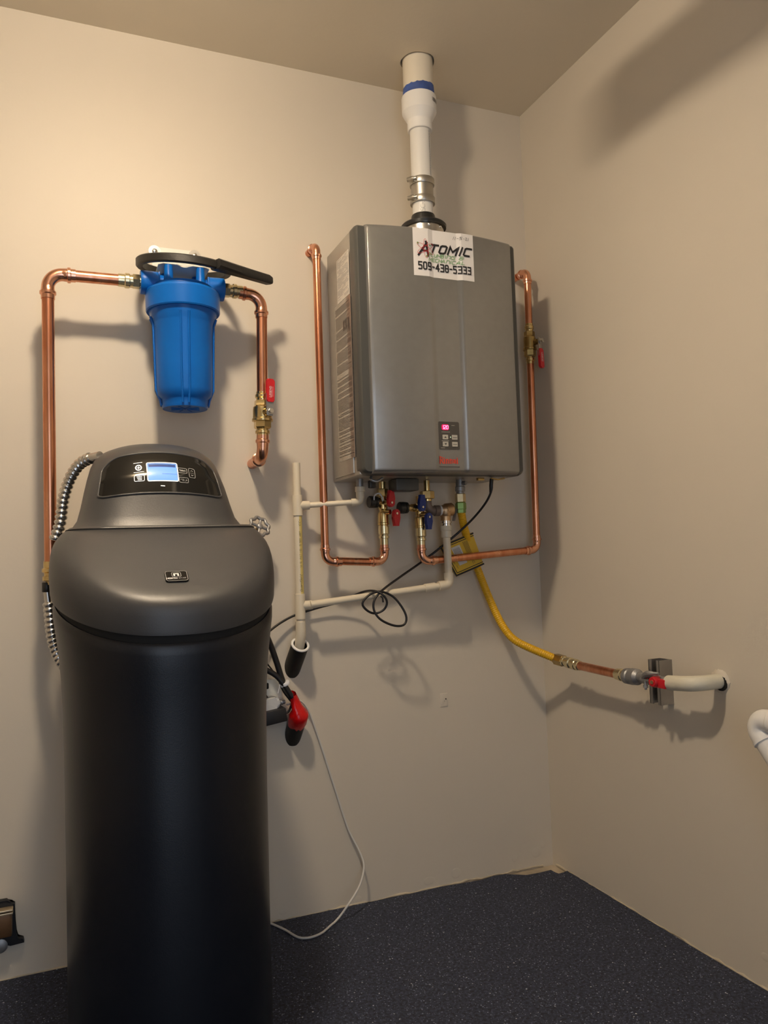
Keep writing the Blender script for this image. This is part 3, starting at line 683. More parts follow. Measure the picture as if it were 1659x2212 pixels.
ptube(VB, wrp+V((0, 0, 0.03)), R1, 'pipe', t)
wl = V((-0.936, 0.012, 1.258))
mb = MB(); press_elbow(mb, VB, wrp, wl, R1, 0.030, 0.030); mb.build('elbow', 'copper_bright', t)
ptube(wrp+V((0, 0.05, 0)), wl, R1, 'stub', t)
def ball_valve(label, top, bot, r, side, up_, hand, grip, m='brass', word=True, out=0.022, hl=0.078, group='lever ball valves on the copper pipes'):
    # body along top->bot, stem sticking out along `side`, lever along `up_`
    top, bot, side, up_ = V(top), V(bot), V(side).normalized(), V(up_).normalized()
    t = thing('ball_valve', label, 'valve', bot, group)
    mb = MB()
    P_ = [(0, r*1.0), (0.005, r*1.12), (0.05, r*1.12), (0.07, r*1.32), (0.13, r*1.32), (0.15, r*1.12), (0.20, r*1.08)]
    mb.turned(top, bot, P_, 22); mb.build('press_end', 'brass', t, 25)
    mb = MB(); mb.turned(top.lerp(bot, 0.80), bot, [(0, r*1.08), (0.25, r*1.12), (0.3, r*1.35), (0.6, r*1.35), (0.65, r*1.12), (0.98, r*1.12), (1, r)], 22)
    mb.build('press_end', 'brass', t, 25)
    mb = MB(); mb.turned(top.lerp(bot, 0.19), top.lerp(bot, 0.31), [(0, r*1.3), (0.08, r*1.5), (0.9, r*1.55), (1, r*1.6)], 6)
    mb.turned(top.lerp(bot, 0.30), top.lerp(bot, 0.66), [(0, r*1.35), (0.12, r*1.70), (0.3, r*1.78), (0.8, r*1.78), (0.84, r*1.95), (0.98, r*1.95), (1, r*1.6)], 24)
    mb.turned(top.lerp(bot, 0.66), top.lerp(bot, 0.82), [(0, r*1.65), (0.8, r*1.65), (1, r*1.4)], 6); mb.build('body', m, t, 25)
    c = top.lerp(bot, 0.48)
    s0 = c+side*r*1.5
    mb = MB(); mb.turned(s0, s0+side*out, [(0, r*0.85), (0.5, r*0.8), (0.52, r*0.55), (1, r*0.5)], 16); stem = mb.build('stem', m, t)
    e = s0+side*out; lat_ = up_.cross(side).normalized()
    mb = MB(); mb.prism([(-0.0085, -0.012), (0.0085, -0.012), (0.0105, 0.012), (0.0115, 0.034), (0.0115, hl*0.6), (-0.0115, hl*0.6), (-0.0115, 0.034), (-0.0105, 0.012)], e-side*0.004, lat_, up_, side, 0.0028, 0.0005); mb.build('lever', hand, t)
    mb = MB(); mb.turned(e-side*0.002, e+side*0.009, [(0, 0.0092), (0.35, 0.0092), (0.4, 0.0072), (1, 0.0065)], 6); mb.build('nut', 'steel', t, 20)
    pts = [(a, b) for a, b in rrect(0.0225, hl*0.79, 0.005)]
    gc = e + up_*(0.024+hl*0.395)
    mb = MB(); mb.prism(pts, gc-side*0.0065, lat_, up_, side, 0.0085, 0.0022); g = mb.build('grip', grip, t, 40)
    if word:
        u2 = up_; v2 = -lat_
        mb = MB(); text(mb, 'LEGEND', -0.018, -0.0015, 0.0058, 0.0011, flat(gc+side*0.0026, u2, v2), width=0.028)
        mb.ribbon([(-0.016, -0.0055), (0.010, -0.0055)], 0.0010, flat(gc+side*0.0026, u2, v2)); mb.build('lettering', 'print_white_flat', g)
    return t
mat('print_white_flat', (0.75, 0.55, 0.55), 0.5)
ball_valve('brass ball valve with red lever upright on the pipe right of the blue filter', VT, VB, R1, (0.25, -0.97, 0), (0.04, 0, 1), 'galvanized', 'valve_red')

# ---------------------------------------------------------------- tankless water heater
HX0, HX1, HZ0, HZ1 = -0.700, -0.199, 1.203, 1.882
HW = HX1-HX0
heat = thing('water_heater', 'grey tankless water heater mounted on the wall near the corner', 'water heater', (-0.45, 0, HZ0))
MB().box(((HX0+HX1)/2, -0.112, (HZ0+HZ1)/2), (HW-0.004, 0.216, HZ1-HZ0-0.008), bev=0.004).build('case', 'heater_side', heat, label='grey steel case with flat sides')
MB().box((HX0+0.0015, -0.105, 1.515), (0.006, 0.155, 0.60), bev=0.0025).build('side_panel', 'heater_side', heat)
def outline(x0, x1, z0, z1, rt, rb): # rounded front outline, counter-clockwise
    out = []
    for cx, cz, r, a0 in ((x1-rt, z1-rt, rt, 0), (x0+rt, z1-rt, rt, 90), (x0+rb, z0+rb, rb, 180), (x1-rb, z0+rb, rb, 270)):
        for i in range(7):
            a = math.radians(a0+15*i); out.append((cx+r*math.cos(a), cz+r*math.sin(a)))
    return out
mb = MB()
fo = outline(HX0, HX1, HZ0+0.002, HZ1, 0.012, 0.020)
rows = [[V((x, y, z)) for x, z in outline(HX0+i_, HX1-i_, HZ0+0.002+i_, HZ1-i_, max(0.004, 0.012-i_), max(0.008, 0.020-i_))] for y, i_ in ((-0.205, 0.0), (-0.230, 0.0), (-0.240, 0.002), (-0.246, 0.008), (-0.248, 0.03))]
mb.grid(rows, closed=True); mb.f.append(tuple(range(len(mb.v)-28, len(mb.v)))); mb.build('front_frame', 'heater_trim', heat, 35, label='dark charcoal frame behind the front panel')
GX0, GX1 = -0.5005, -0.4125                                   # grooves that set back the middle strip
def front(x):
    u = (x-HX0)/HW; d = 0.252 + 0.032*(1-abs(2*u-1)**2.2)
    s = 0.0
    if x > GX0: s = min(1, (x-GX0)/0.016)
    if x > GX1: s = 1-min(1, (x-GX1)/0.015)
    return -(d - 0.0062*s)
PX0, PX1, PZ_0, PZ_1 = HX0+0.028, HX1-0.024, HZ0+0.004, HZ1-0.001
xs = [PX0+(PX1-PX0)*i/40 for i in range(41)]
xs = sorted(xs+[PX0+0.0008, PX0+0.002, PX0+0.003, PX1-0.0008, PX1-0.002, PX1-0.003, GX0, GX0+0.008, GX0+0.016, GX1, GX1+0.015, GX1-0.002, GX0-0.002, GX0+0.018, GX1+0.017])
mb = MB(); rows = []
def prow(z, back): 
    r = [V((PX0, -0.240, z))]
    for i, x in enumerate(xs):
        e = min(x-PX0, PX1-x); k = 0 if e > 0.003 else 0.006*(1-math.sqrt(max(0, 1-(1-e/0.003)**2)))
        r.append(V((x, min(-0.241, front(x)+k+back), z)))
    r.append(V((PX1, -0.240, z))); return r
for z, back in ((PZ_0, 0.05), (PZ_0, 0.016), (PZ_0+0.003, 0.008), (PZ_0+0.008, 0.002), (PZ_0+0.014, 0.0), (PZ_0+0.25, 0.0), (PZ_1-0.25, 0.0), (PZ_1-0.012, 0.0), (PZ_1-0.006, 0.002), (PZ_1-0.002, 0.006), (PZ_1, 0.014), (PZ_1, 0.05)): rows.append(prow(z, back))
mb.grid(rows); fpan = mb.build('front_panel', 'heater_grey', heat, 28, label='silver grey front panel with a set-back middle strip')
def fmap(off): return lambda a, b: V((a, front(a)-off, b))
# control pad with display and buttons
CX0, CX1, CZ0, CZ1 = -0.4885, -0.4255, 1.271, 1.347
cc = ((CX0+CX1)/2, (CZ0+CZ1)/2); fy = front(cc[0])
pad = MB().prism(rrect(CX1-CX0, CZ1-CZ0, 0.0035), (cc[0], fy+0.002, cc[1]), (1, 0, 0), (0, 0, 1), (0, -1, 0), 0.0035, 0.0008).build('control_pad', 'control_dark', heat)
fl = lambda off: flat((CX0, fy-0.0015-off, CZ0), (1, 0, 0), (0, 0, 1))
MB().prism(rrect(0.0215, 0.0150, 0.004), (CX0+0.0205, fy-0.0013, CZ0+0.0605), (1, 0, 0), (0, 0, 1), (0, -1, 0), 0.0008).build('display', 'led_red', pad, label='glowing red display')
mb = MB(); text(mb, '120', CX0*0+0.0128, 0.0558, 0.0092, 0.0016, fl(0.0012), shear=0.12, width=0.0155); mb.build('digits', 'led_digit', pad)
for bx, bz in ((0.0195, 0.0335), (0.0195, 0.0145), (0.0480, 0.0335), (0.0480, 0.0145)):
    MB().prism(rrect(0.0165, 0.0128, 0.001), (CX0+bx, fy-0.001, CZ0+bz), (1, 0, 0), (0, 0, 1), (0, -1, 0), 0.0016, 0.0003).build('button', 'button_beige', pad)
mb = MB(); m_ = fl(0.0014)
for bz, s_ in ((0.0335, 1), (0.0145, -1)):
    mb.add([m_(0.0195-0.004, bz-0.0025*s_), m_(0.0195+0.004, bz-0.0025*s_), m_(0.0195, bz+0.0028*s_)], [(0, 1, 2)])
for bz in (0.0328, 0.0142): mb.ribbon([(0.0425, bz), (0.0535, bz)], 0.0014, m_)
mb.build('button_marks', 'control_dark', pad)
mb = MB(); m_ = fl(0.0003)
for x0, x1, z in ((0.009, 0.034, 0.0475), (0.040, 0.049, 0.0658), (0.009, 0.030, 0.0235), (0.006, 0.017, 0.0040)): mb.ribbon([(x0, z), (x1, z)], 0.0011, m_)
mb.build('caption_lines', 'button_beige', pad)
MB().turned(V((CX0+0.0355, fy-0.0014, CZ0+0.0338)), V((CX0+0.0355, fy-0.0024, CZ0+0.0338)), [(0, 0.0012), (1, 0.001)], 10).build('lamp', 'led_green', pad)
# lettering under the pad
mb = MB(); zb = 1.2335
def serif(st, x, h, wd, m_):
    adv = {'R': .78, 'i': .36, 'n': .66, 'a': .62}
    for c in st:
        if c == 'R':
            mb.ribbon([(x+.14*h, zb), (x+.14*h, zb+h)], wd*1.3, m_); mb.ribbon([(x+.1*h, zb+.94*h), (x+.5*h, zb+.94*h), (x+.6*h, zb+.82*h), (x+.6*h, zb+.62*h), (x+.5*h, zb+.5*h), (x+.2*h, zb+.5*h)], wd*.85, m_); mb.ribbon([(x+.34*h, zb+.5*h), (x+.66*h, zb)], wd*1.1, m_)
            mb.ribbon([(x, zb+.02*h), (x+.30*h, zb+.02*h)], wd*.35, m_)
        if c == 'i':
            mb.ribbon([(x+.13*h, zb), (x+.13*h, zb+.6*h)], wd*1.2, m_); mb.ribbon([(x+.08*h, zb+.85*h), (x+.18*h, zb+.85*h)], wd*.6, m_); mb.ribbon([(x, zb+.02*h), (x+.26*h, zb+.02*h)], wd*.35, m_)
        if c == 'n':
            mb.ribbon([(x+.12*h, zb), (x+.12*h, zb+.6*h)], wd*1.1, m_); mb.ribbon([(x+.12*h, zb+.56*h), (x+.36*h, zb+.6*h), (x+.46*h, zb+.5*h), (x+.46*h, zb)], wd*.95, m_); mb.ribbon([(x, zb+.02*h), (x+.24*h, zb+.02*h)], wd*.35, m_)
        if c == 'a':
            mb.ribbon([(x+.06*h, zb+.54*h), (x+.34*h, zb+.58*h), (x+.42*h, zb+.48*h), (x+.42*h, zb)], wd*.95, m_); mb.ribbon([(x+.42*h, zb+.34*h), (x+.12*h, zb+.30*h), (x+.10*h, zb+.08*h), (x+.40*h, zb+.06*h)], wd*.8, m_)
        x += adv[c]*h
serif('Rinnai', -0.4895, 0.0170, 0.0030, fmap(0.0012)); mb.build('brand_lettering', 'logo_red', heat)
mb = MB(); rnd = random.Random(2); x = -0.4885
while x < -0.430:
    l = rnd.uniform(0.003, 0.010); mb.ribbon([(x, 1.2235), (min(x+l, -0.429), 1.2235)], 0.0020, fmap(0.0012)); x += l+0.0016
mb.build('caption_line', 'print_dark', heat)
# paper notices on the case's left side: white rating plate and the long clear film of small print
SXL = HX0-0.0020
smap = lambda off: (lambda a, b: V((SXL-off, -a, b)))
MB().box((SXL-0.0002, -0.150, 1.7660), (0.0010, 0.098, 0.124)).build('rating_plate', 'label_white', heat, label='white printed rating plate on the side')
mb = MB(); rnd = random.Random(4); z = 1.824
while z > 1.709:
    rule = abs(z-1.768) < 0.002
    if rule: mb.ribbon([(0.103, z), (0.197, z)], 0.0016, smap(0.0010))
    else:
        x = 0.106
        while x < 0.190:
            l = rnd.uniform(0.004, 0.022)
            if rnd.random() < 0.72: mb.ribbon([(x, z), (min(x+l, 0.194), z)], 0.0014, smap(0.0010))
            x += l+0.004
    z -= 0.0036
mb.build('plate_print', 'print_grey', heat)
MB().box((SXL-0.0001, -0.1385, 1.480), (0.0008, 0.128, 0.446)).build('side_label', 'film', heat, label='long clear film label with small dark print')
mb = MB(); rnd = random.Random(9); z = 1.690
while z > 1.268:
    x = 0.080; wide = 0.197 - (0.03 if rnd.random() < 0.25 else 0)
    if rnd.random() < 0.82:
        while x < wide:
            l = rnd.uniform(0.01, 0.05); mb.ribbon([(x, z), (min(x+l, wide), z)], 0.0017, smap(0.0008)); x += l+0.003
    z -= 0.0042
for x in (0.146, 0.163, 0.182): mb.ribbon([(x, 1.622), (x, 1.640)], 0.011, smap(0.0009))
mb.build('label_print', 'print_dark', heat)
# company notice stuck over the grooves of the front panel
NX0, NX1, NZ0, NZ1 = -0.5455, -0.3600, 1.744, 1.877
stick = thing('company_sticker', 'white company sticker with a red atom and phone number on the heater front', 'sticker', ((NX0+NX1)/2, front(-0.45), NZ0))
nx = sorted([NX0+(NX1-NX0)*i/60 for i in range(61)]+[GX0, GX0+0.016, GX1, GX1+0.015])
MB().grid([[V((x, front(x)-0.0008, z)) for x in nx] for z in (NZ0, (NZ0+NZ1)/2, NZ1)]).build('paper', 'sticker_white', stick, 60)
nm = lambda a, b: V((NX0+a*0.965, front(NX0+a*0.965)-0.0022, NZ0+0.002+b*1.03))
nm.step = 0.003
nm2 = lambda a, b: V((NX0+a*0.965, front(NX0+a*0.965)-0.0028, NZ0+0.002+b*1.03))
nm2.step = 0.003
mb = MB()
text(mb, 'TOMIC', 0.050, 0.066, 0.0205, 0.0052, nm, shear=0.28, gap=0.30, width=0.126)
mb.ribbon([(0.0155, 0.054), (0.041, 0.088)], 0.0058, nm); mb.ribbon([(0.0385, 0.090), (0.0445, 0.054)], 0.0062, nm); mb.ribbon([(0.028, 0.0665), (0.043, 0.0665)], 0.0046, nm)
text(mb, '509-438-5333', 0.0145, 0.0165, 0.0185, 0.0036, nm, gap=0.36, width=0.1655); mb.build('black_lettering', 'print_black', stick)
mb = MB(); text(mb, 'PLUMB', 0.046, 0.0535, 0.0084, 0.0015, nm, shear=0.22, width=0.0485); text(mb, 'I', 0.1005, 0.0535, 0.0084, 0.0015, nm, shear=0.22); text(mb, 'nG', 0.1045, 0.0535, 0.0084, 0.0015, nm, shear=0.22, width=0.0255); text(mb, '&', 0.1440, 0.0535, 0.0084, 0.0015, nm, width=0.013, shear=0.2)
text(mb, 'MECHA', 0.0455, 0.0405, 0.0084, 0.0015, nm, shear=0.22, width=0.0525); text(mb, 'nICAL', 0.1025, 0.0405, 0.0084, 0.0015, nm, shear=0.22, width=0.057)
for p in ((0.0135, 0.0855), (0.0515, 0.082), (0.0395, 0.0515)): mb.ribbon(circle2(*p, 0.0014, n=8), 0.0022, nm2)
mb.build('green_lettering', 'print_green', stick)
mb = MB()
for rot in (-25, 28, 93): mb.ribbon(circle2(0.0375, 0.0725, 0.0285 if rot != 93 else 0.0255, 0.0068, math.radians(rot), 40), 0.00085, nm2)
mb.build('atom_orbits', 'print_red', stick)
mb = MB()
for pl in ([(.128, .1085), (.1315, .1165)], [(.134, .1085), (.137, .1165)], [(.1405, .1125), (.1445, .1125)], [(.156, .1165), (.150, .1165), (.1485, .113), (.153, .1125), (.1535, .1095), (.147, .1085)], [(.159, .1120), (.163, .1120)], [(.166, .1145), (.169, .1165), (.171, .1145), (.166, .1090), (.1725, .1090)], [(.1755, .1085), (.1770, .1165)]): mb.ribbon(pl, 0.0009, nm)
mb.build('handwritten_date', 'print_black', stick)
# drain tray, latch and plates under the heater
mb = MB(); mb.box((-0.522, -0.110, HZ0-0.014), (0.070, 0.06, 0.034), bev=0.003); mb.build('bottom_plate', 'heater_trim', heat)
mb = MB(); mb.tube(spl([(HX0+0.045, -0.20, HZ0+0.004), (HX0+0.035, -0.215, HZ0-0.008), (HX0+0.050, -0.22, HZ0-0.014), (HX0+0.070, -0.215, HZ0-0.004)], 5), 0.0035, 8); mb.build('latch', 'galvanized', heat)
mb = MB(); mb.box((-0.315, -0.19, HZ0-0.003), (0.02, 0.012, 0.008), bev=0.001); mb.tube([(-0.285, -0.20, HZ0-0.001), (-0.262, -0.20, HZ0-0.005), (-0.240, -0.20, HZ0-0.001)], 0.0022, 6); mb.build('clip', 'brass_dark', heat)

# ---------------------------------------------------------------- vent above the heater
vent = thing('vent_pipe', 'white vent pipe rising from the heater through the ceiling', 'pipe', (VX, VY, HZ1))
def vl(name, prof, m, seg=36, ang=35, parent=None, label=None):
    mb = MB(); mb.turned((VX, VY, 0), (VX, VY, 1), prof, seg); return mb.build(name, m, parent or vent, ang, label=label)
fl_ = vl('flange', [(HZ1-0.004, 0.0585), (HZ1+0.054, 0.0585), (HZ1+0.056, 0.056), (HZ1+0.056, 0.03)], 'steel', label='silver metal flange')
for a in (-60, -100, 20, 140): 
    p = V((VX+0.0585*math.cos(math.radians(a)), VY+0.0585*math.sin(math.radians(a)), HZ1+0.045)); d = V((math.cos(math.radians(a)), math.sin(math.radians(a)), 0))
    MB().turned(p-d*0.001, p+d*0.003, [(0, 0.0042), (0.6, 0.0042), (1, 0.002)], 10).build('screw', 'chrome', fl_)
vl('gasket', [(HZ1+0.053, 0.0605), (HZ1+0.052, 0.0655), (HZ1+0.060, 0.0668), (HZ1+0.064, 0.0630), (HZ1+0.067, 0.048), (HZ1+0.070, 0.0400), (HZ1+0.073, 0.0365), (HZ1+0.090, 0.0348), (HZ1+0.093, 0.0335), (HZ1+0.093, 0.030)], 'rubber_black', label='black rubber gasket and cup')
vl('lower_pipe', [(HZ1+0.05, 0.0301), (2.235, 0.0301)], 'pvc_white')
for zc in (2.073, 2.018):
    b = vl('clamp', [(zc-0.0095, 0.0325), (zc-0.0095, 0.0358), (zc-0.0085, 0.0364), (zc+0.0085, 0.0364), (zc+0.0095, 0.0358), (zc+0.0095, 0.0325)], 'band_steel', label='steel hose clamp')
    p = V((VX-0.037, VY-0.016, zc))
    mb = MB(); mb.turned(p+V((-0.013, 0.010, 0)), p+V((0.008, -0.010, 0)), [(0, 0.0062), (0.3, 0.0068), (0.35, 0.0080), (0.7, 0.0080), (0.72, 0.0055), (1, 0.005)], 10); mb.box(p+V((0.005, 0.003, 0)), (0.016, 0.014, 0.014), Matrix.Rotation(-0.7, 3, 'Z'), bev=0.002)
    mb.build('clamp_screw', 'band_steel', b)
vl('coupling_sleeve', [(2.010, 0.0326), (2.082, 0.0326), (2.082, 0.0302)], 'band_steel')
vl('reducer', [(2.228, 0.0305), (2.228, 0.0352), (2.230, 0.0362), (2.255, 0.0366), (2.2565, 0.0368), (2.2585, 0.0375), (2.281, 0.0498), (2.283, 0.0508), (2.327, 0.0512), (2.330, 0.0505), (2.330, 0.044)], 'pvc_bright', 36, 16, label='bright white reducer coupling')
vl('upper_pipe', [(2.30, 0.0444), (2.47, 0.0444)], 'pvc_cream')
mb = MB(); rnd = random.Random(6); lo = []; hi = []
for i in range(48):
    a = 2*PI*i/48; lo.append(V((VX+0.0474*math.cos(a), VY+0.0474*math.sin(a), 2.329+rnd.uniform(-.001, .001)))); hi.append(V((VX+0.0452*math.cos(a), VY+0.0452*math.sin(a), 2.360+0.004*math.sin(a+1)+rnd.uniform(-.0015, .0015))))
mb.grid([lo, hi], closed=True); mb.build('masking_tape', 'tape_blue', vent, label='band of blue masking tape')
def cyl(r, a0): # lettering that runs around or along the pipe; a = arc length, b = height
    return lambda a, b: V((VX+r*math.cos(a0+a/r), VY+r*math.sin(a0+a/r), b))
mb = MB(); m_ = cyl(0.0304, math.radians(-105)); text(mb, 'SCH', 0, 0, 0.0115, 0.0013, lambda a, b: m_(-b, 1.9785+a), gap=0.25); mb.build('pipe_lettering', 'print_grey', vent)
mb = MB(); m_ = cyl(0.0304, math.radians(-58)); rnd = random.Random(3); z = 2.09
while z < 2.222:
    l = rnd.uniform(0.003, 0.007)
    for k in range(2): mb.ribbon([(0.002*k, z), (0.002*k+rnd.uniform(-.001, .001), z+l)], 0.0013, m_)
    z += l+0.0022
mb.build('pipe_print', 'print_grey', vent)
mb = MB(); m_ = cyl(0.0514, math.radians(-66)); x = 0.0; rnd = random.Random(8)
while x < 0.030:
    l = rnd.uniform(0.0008, 0.0022); mb.ribbon([(x, 2.303), (x, 2.313)], l, m_); x += l+rnd.uniform(0.0008, 0.0018)
mb.build('barcode', 'print_dark', vent)

# ---------------------------------------------------------------- hot and cold copper runs of the heater
YH = -0.07
ht, hb_, hr = V((-0.7515, YH, 1.880)), V((-0.7515, YH, 0.978)), V((-0.572, YH, 0.972)); hu = V((-0.572, YH, 1.10))
t = thing('copper_pipe', 'copper pipe from the wall elbow left of the heater down to the red valves', 'pipe', (-0.7515, YH, 0.97), 'copper pipes on the back wall')
hw = V((-0.7515, 0.012, 1.884))
mb = MB(); press_elbow(mb, hw, ht, hb_, R2, 0.022, 0.020); mb.build('elbow', 'copper_bright', t)
ptube(hw, V((-0.7515, -0.02, 1.882)), R2, 'stub', t); ptube(ht-V((0, 0, 0.04)), hb_+V((0, 0, 0.04)), R2, 'pipe', t)
mb = MB(); press_elbow(mb, ht, hb_, hr, R2, 0.024, 0.024); mb.build('elbow', 'copper_bright', t)
ptube(hb_+V((0.04, 0, 0)), hr-V((0.04, 0, 0)), R2, 'pipe', t)
mb = MB(); press_elbow(mb, hb_, hr, hu, R2, 0.024, 0.024); mb.build('elbow', 'copper_bright', t)
ptube(hr+V((0, 0, 0.04)), V((-0.572, YH, 1.03)), R2, 'pipe', t)
def press_adapter(mb, z1, z0, x, y, r): # brass adapter from z1 (top) down to z0
    mb.turned((x, y, z1), (x, y, z0), [(0, r*1.45), (0.40, r*1.45), (0.44, r*1.2), (0.5, r*1.15), (0.52, r*1.38), (0.62, r*1.38), (0.64, r*1.12), (0.98, r*1.12), (1, r)], 20)
mb = MB(); press_adapter(mb, 1.075, 1.018, -0.572, YH, R2); mb.build('adapter', 'brass_pale', t, 25)
ct, cbr, cbl = V((-0.0515, -0.08, 1.878)), V((-0.060, -0.08, 0.992)), V((-0.459, -0.08, 0.968)); cu = V((-0.459, -0.08, 1.10))
t = thing('copper_pipe', 'copper pipe down the right side of the heater to the blue valves', 'pipe', (-0.06, -0.08, 0.97), 'copper pipes on the back wall')
cw = V((-0.0525, 0.012, 1.880)); CV1 = V((-0.0530, -0.08, 1.708)); CV0 = V((-0.0540, -0.08, 1.578))
mb = MB(); press_elbow(mb, cw, ct, cbr, R2, 0.022, 0.020); mb.build('elbow', 'copper_bright', t)
ptube(cw, V((-0.052, -0.03, 1.879)), R2, 'stub', t); ptube(ct-V((0, 0, 0.04)), CV1, R2, 'pipe', t); ptube(CV0, cbr+V((0, 0, 0.04)), R2, 'pipe', t)
mb = MB(); press_elbow(mb, ct, cbr, cbl, R2, 0.024, 0.022); mb.build('elbow', 'copper_bright', t)
ptube(cbr+(cbl-cbr).normalized()*0.04, cbl+(cbr-cbl).normalized()*0.04, R2, 'pipe', t)
mb = MB(); press_elbow(mb, cbr, cbl, cu, R2, 0.024, 0.024); mb.build('elbow', 'copper_bright', t)
ptube(cbl+V((0, 0, 0.04)), V((-0.459, -0.08, 1.025)), R2, 'pipe', t)
mb = MB(); press_adapter(mb, 1.066, 1.008, -0.459, -0.08, R2); mb.build('adapter', 'brass_pale', t, 25)
ball_valve('brass ball valve with red lever hanging down on the pipe right of the heater', CV1, CV0, R2, (0.45, -0.89, 0), (0.03, 0, -1), 'steel', 'valve_red', 'brass_dark')

# isolation valve kits under the heater
def iso_kit(name, label, x, y, zt, zb, colr, xcap, kit):
    t = thing(name, label, 'valve', (x, y, zb), 'isolation valves under the heater')
    mb = MB(); mb.turned((x, y, zt), (x, y, zt-0.022), [(0, 0.0105), (1, 0.0105)], 16); mb.turned((x, y, zt-0.020), (x, y, zt-0.044), [(0, 0.013), (0.08, 0.0165), (0.92, 0.0165), (1, 0.013)], 6); mb.build('union_nut', 'brass', t, 25)
    z1 = kit['drain']; mb = MB(); mb.turned((x, y, zt-0.043), (x, y, z1-0.022), [(0, 0.012), (0.2, 0.0135), (0.9, 0.0135), (1, 0.011)], 20)
    mb.turned((x-0.002, y, z1), (xcap+0.012, y-0.004, z1+kit['dz']), [(0, 0.0115), (0.6, 0.0115), (0.62, 0.0095), (1, 0.0095)], 18)
    mb.turned((x, y, z1-0.02), (x, y, zb), [(0, 0.0112), (0.15, 0.0112), (0.18, 0.0150), (0.3, 0.0165), (0.75, 0.0165), (0.78, 0.0175), (0.88, 0.0175), (0.9, 0.0140), (1, 0.0135)], 22)
    mb.turned((x, y-0.006, z1), (x+0.008, y-0.024, z1), [(0, 0.0095), (1, 0.0075)], 14); zc = zb+0.042; mb.turned((x, y-0.006, zc), (x+0.012, y-0.024, zc), [(0, 0.0095), (1, 0.0075)], 14)
    mb.build('body', 'brass', t, 25)
    a = V((xcap+0.014, y-0.004, z1+kit['dz'])); b = V((xcap-0.014, y-0.006, z1+kit['dz']))
    cap = MB().turned(a, b, [(0, 0.0135), (0.05, 0.0165), (0.3, 0.0170), (0.34, 0.0150), (0.4, 0.0175), (0.92, 0.0175), (1, 0.0155)], 14).build('hose_cap', 'rubber_black', t, 30, label='black rubber cap on the drain port')
    if kit.get('strap'):
        mb = MB(); mb.tube(spl([a+V((-0.018, -0.017, 0.004)), a+V((-0.014, -0.014, 0.018)), a+V((0.0, -0.012, 0.024)), a+V((0.010, -0.010, 0.014)), a+V((0.014, -0.008, 0.0))], 6), 0.0022, 8); mb.build('strap', 'plug_white', cap)
    for hx, hz, sg in kit['levers']:
        e = V((hx, y-0.028, hz)); mb = MB()
        pts = [(0.0135*math.cos(math.radians(k)), 0.0135*math.sin(math.radians(k))) for k in range(200, 341, 20)]
        pts = [(0.0125, 0.006)] + [(0.0125*math.cos(math.radians(k)), 0.0125*math.sin(math.radians(k))) for k in range(-20, -161, -20)] + [(-0.0125, 0.006), (-0.0098, 0.012), (-0.0088, 0.036), (0.0088, 0.036), (0.0098, 0.012)]
        pts = [(a_, b_*sg) for a_, b_ in pts]
        if sg < 0: pts.reverse()
        mb.prism(pts, e+V((0, 0.006, 0)), (1, 0.25, 0), (kit['tilt'], 0, 1), (0.25, -1, 0), 0.012, 0.002); lv = mb.build('lever', colr, t, 40)
        MB().turned(e+V((0.001, -0.005, 0)), e+V((0.002, -0.0085, 0)), [(0, 0.0038), (1, 0.0034)], 10).build('screw', 'steel', lv)
    return t
iso_kit('isolation_valve', 'brass isolation valve with two red levers and a black strapped cap under the heater', -0.572, YH, 1.203, 1.072, 'valve_red', -0.604, dict(drain=1.142, dz=0.002, strap=True, tilt=0.03, levers=((-0.560, 1.140, 1), (-0.545, 1.109, -1))))
iso_kit('isolation_valve', 'brass isolation valve with two blue levers and a black cap under the heater', -0.460, -0.08, 1.160, 1.062, 'valve_blue', -0.515, dict(drain=1.126, dz=0.0, tilt=0.02, levers=((-0.467, 1.126, 1), (-0.447, 1.097, -1))))
mb = MB(); cx_ = -0.452
t = thing('pipe_nipple', 'brass union with a dark iron elbow beside the blue valves', 'pipe fitting', (-0.441, -0.095, 1.13))
mb = MB(); mb.turned((-0.441, -0.095, 1.205), (-0.441, -0.095, 1.172), [(0, 0.0090), (1, 0.0090)], 16); mb.turned((-0.441, -0.095, 1.174), (-0.441, -0.095, 1.150), [(0, 0.017), (0.08, 0.0215), (0.92, 0.0215), (1, 0.017)], 6); mb.turned((-0.441, -0.095, 1.152), (-0.441, -0.095, 1.144), [(0, 0.013), (1, 0.013)], 16); mb.build('union_nut', 'brass', t, 25)
mb = MB(); arc = fillet((-0.441, -0.095, 1.16), (-0.441, -0.095, 1.116), (-0.38, -0.095, 1.116), 0.020, 10)
mb.tube([V((-0.441, -0.095, 1.147))]+arc+[V((-0.420, -0.095, 1.116)), V((-0.419, -0.095, 1.116)), V((-0.404, -0.095, 1.116))], [0.0125]+[0.0128]*len(arc)+[0.0128, 0.0160, 0.0160], 20); mb.build('elbow', 'iron_fitting', t, 40, label='dark iron street elbow')

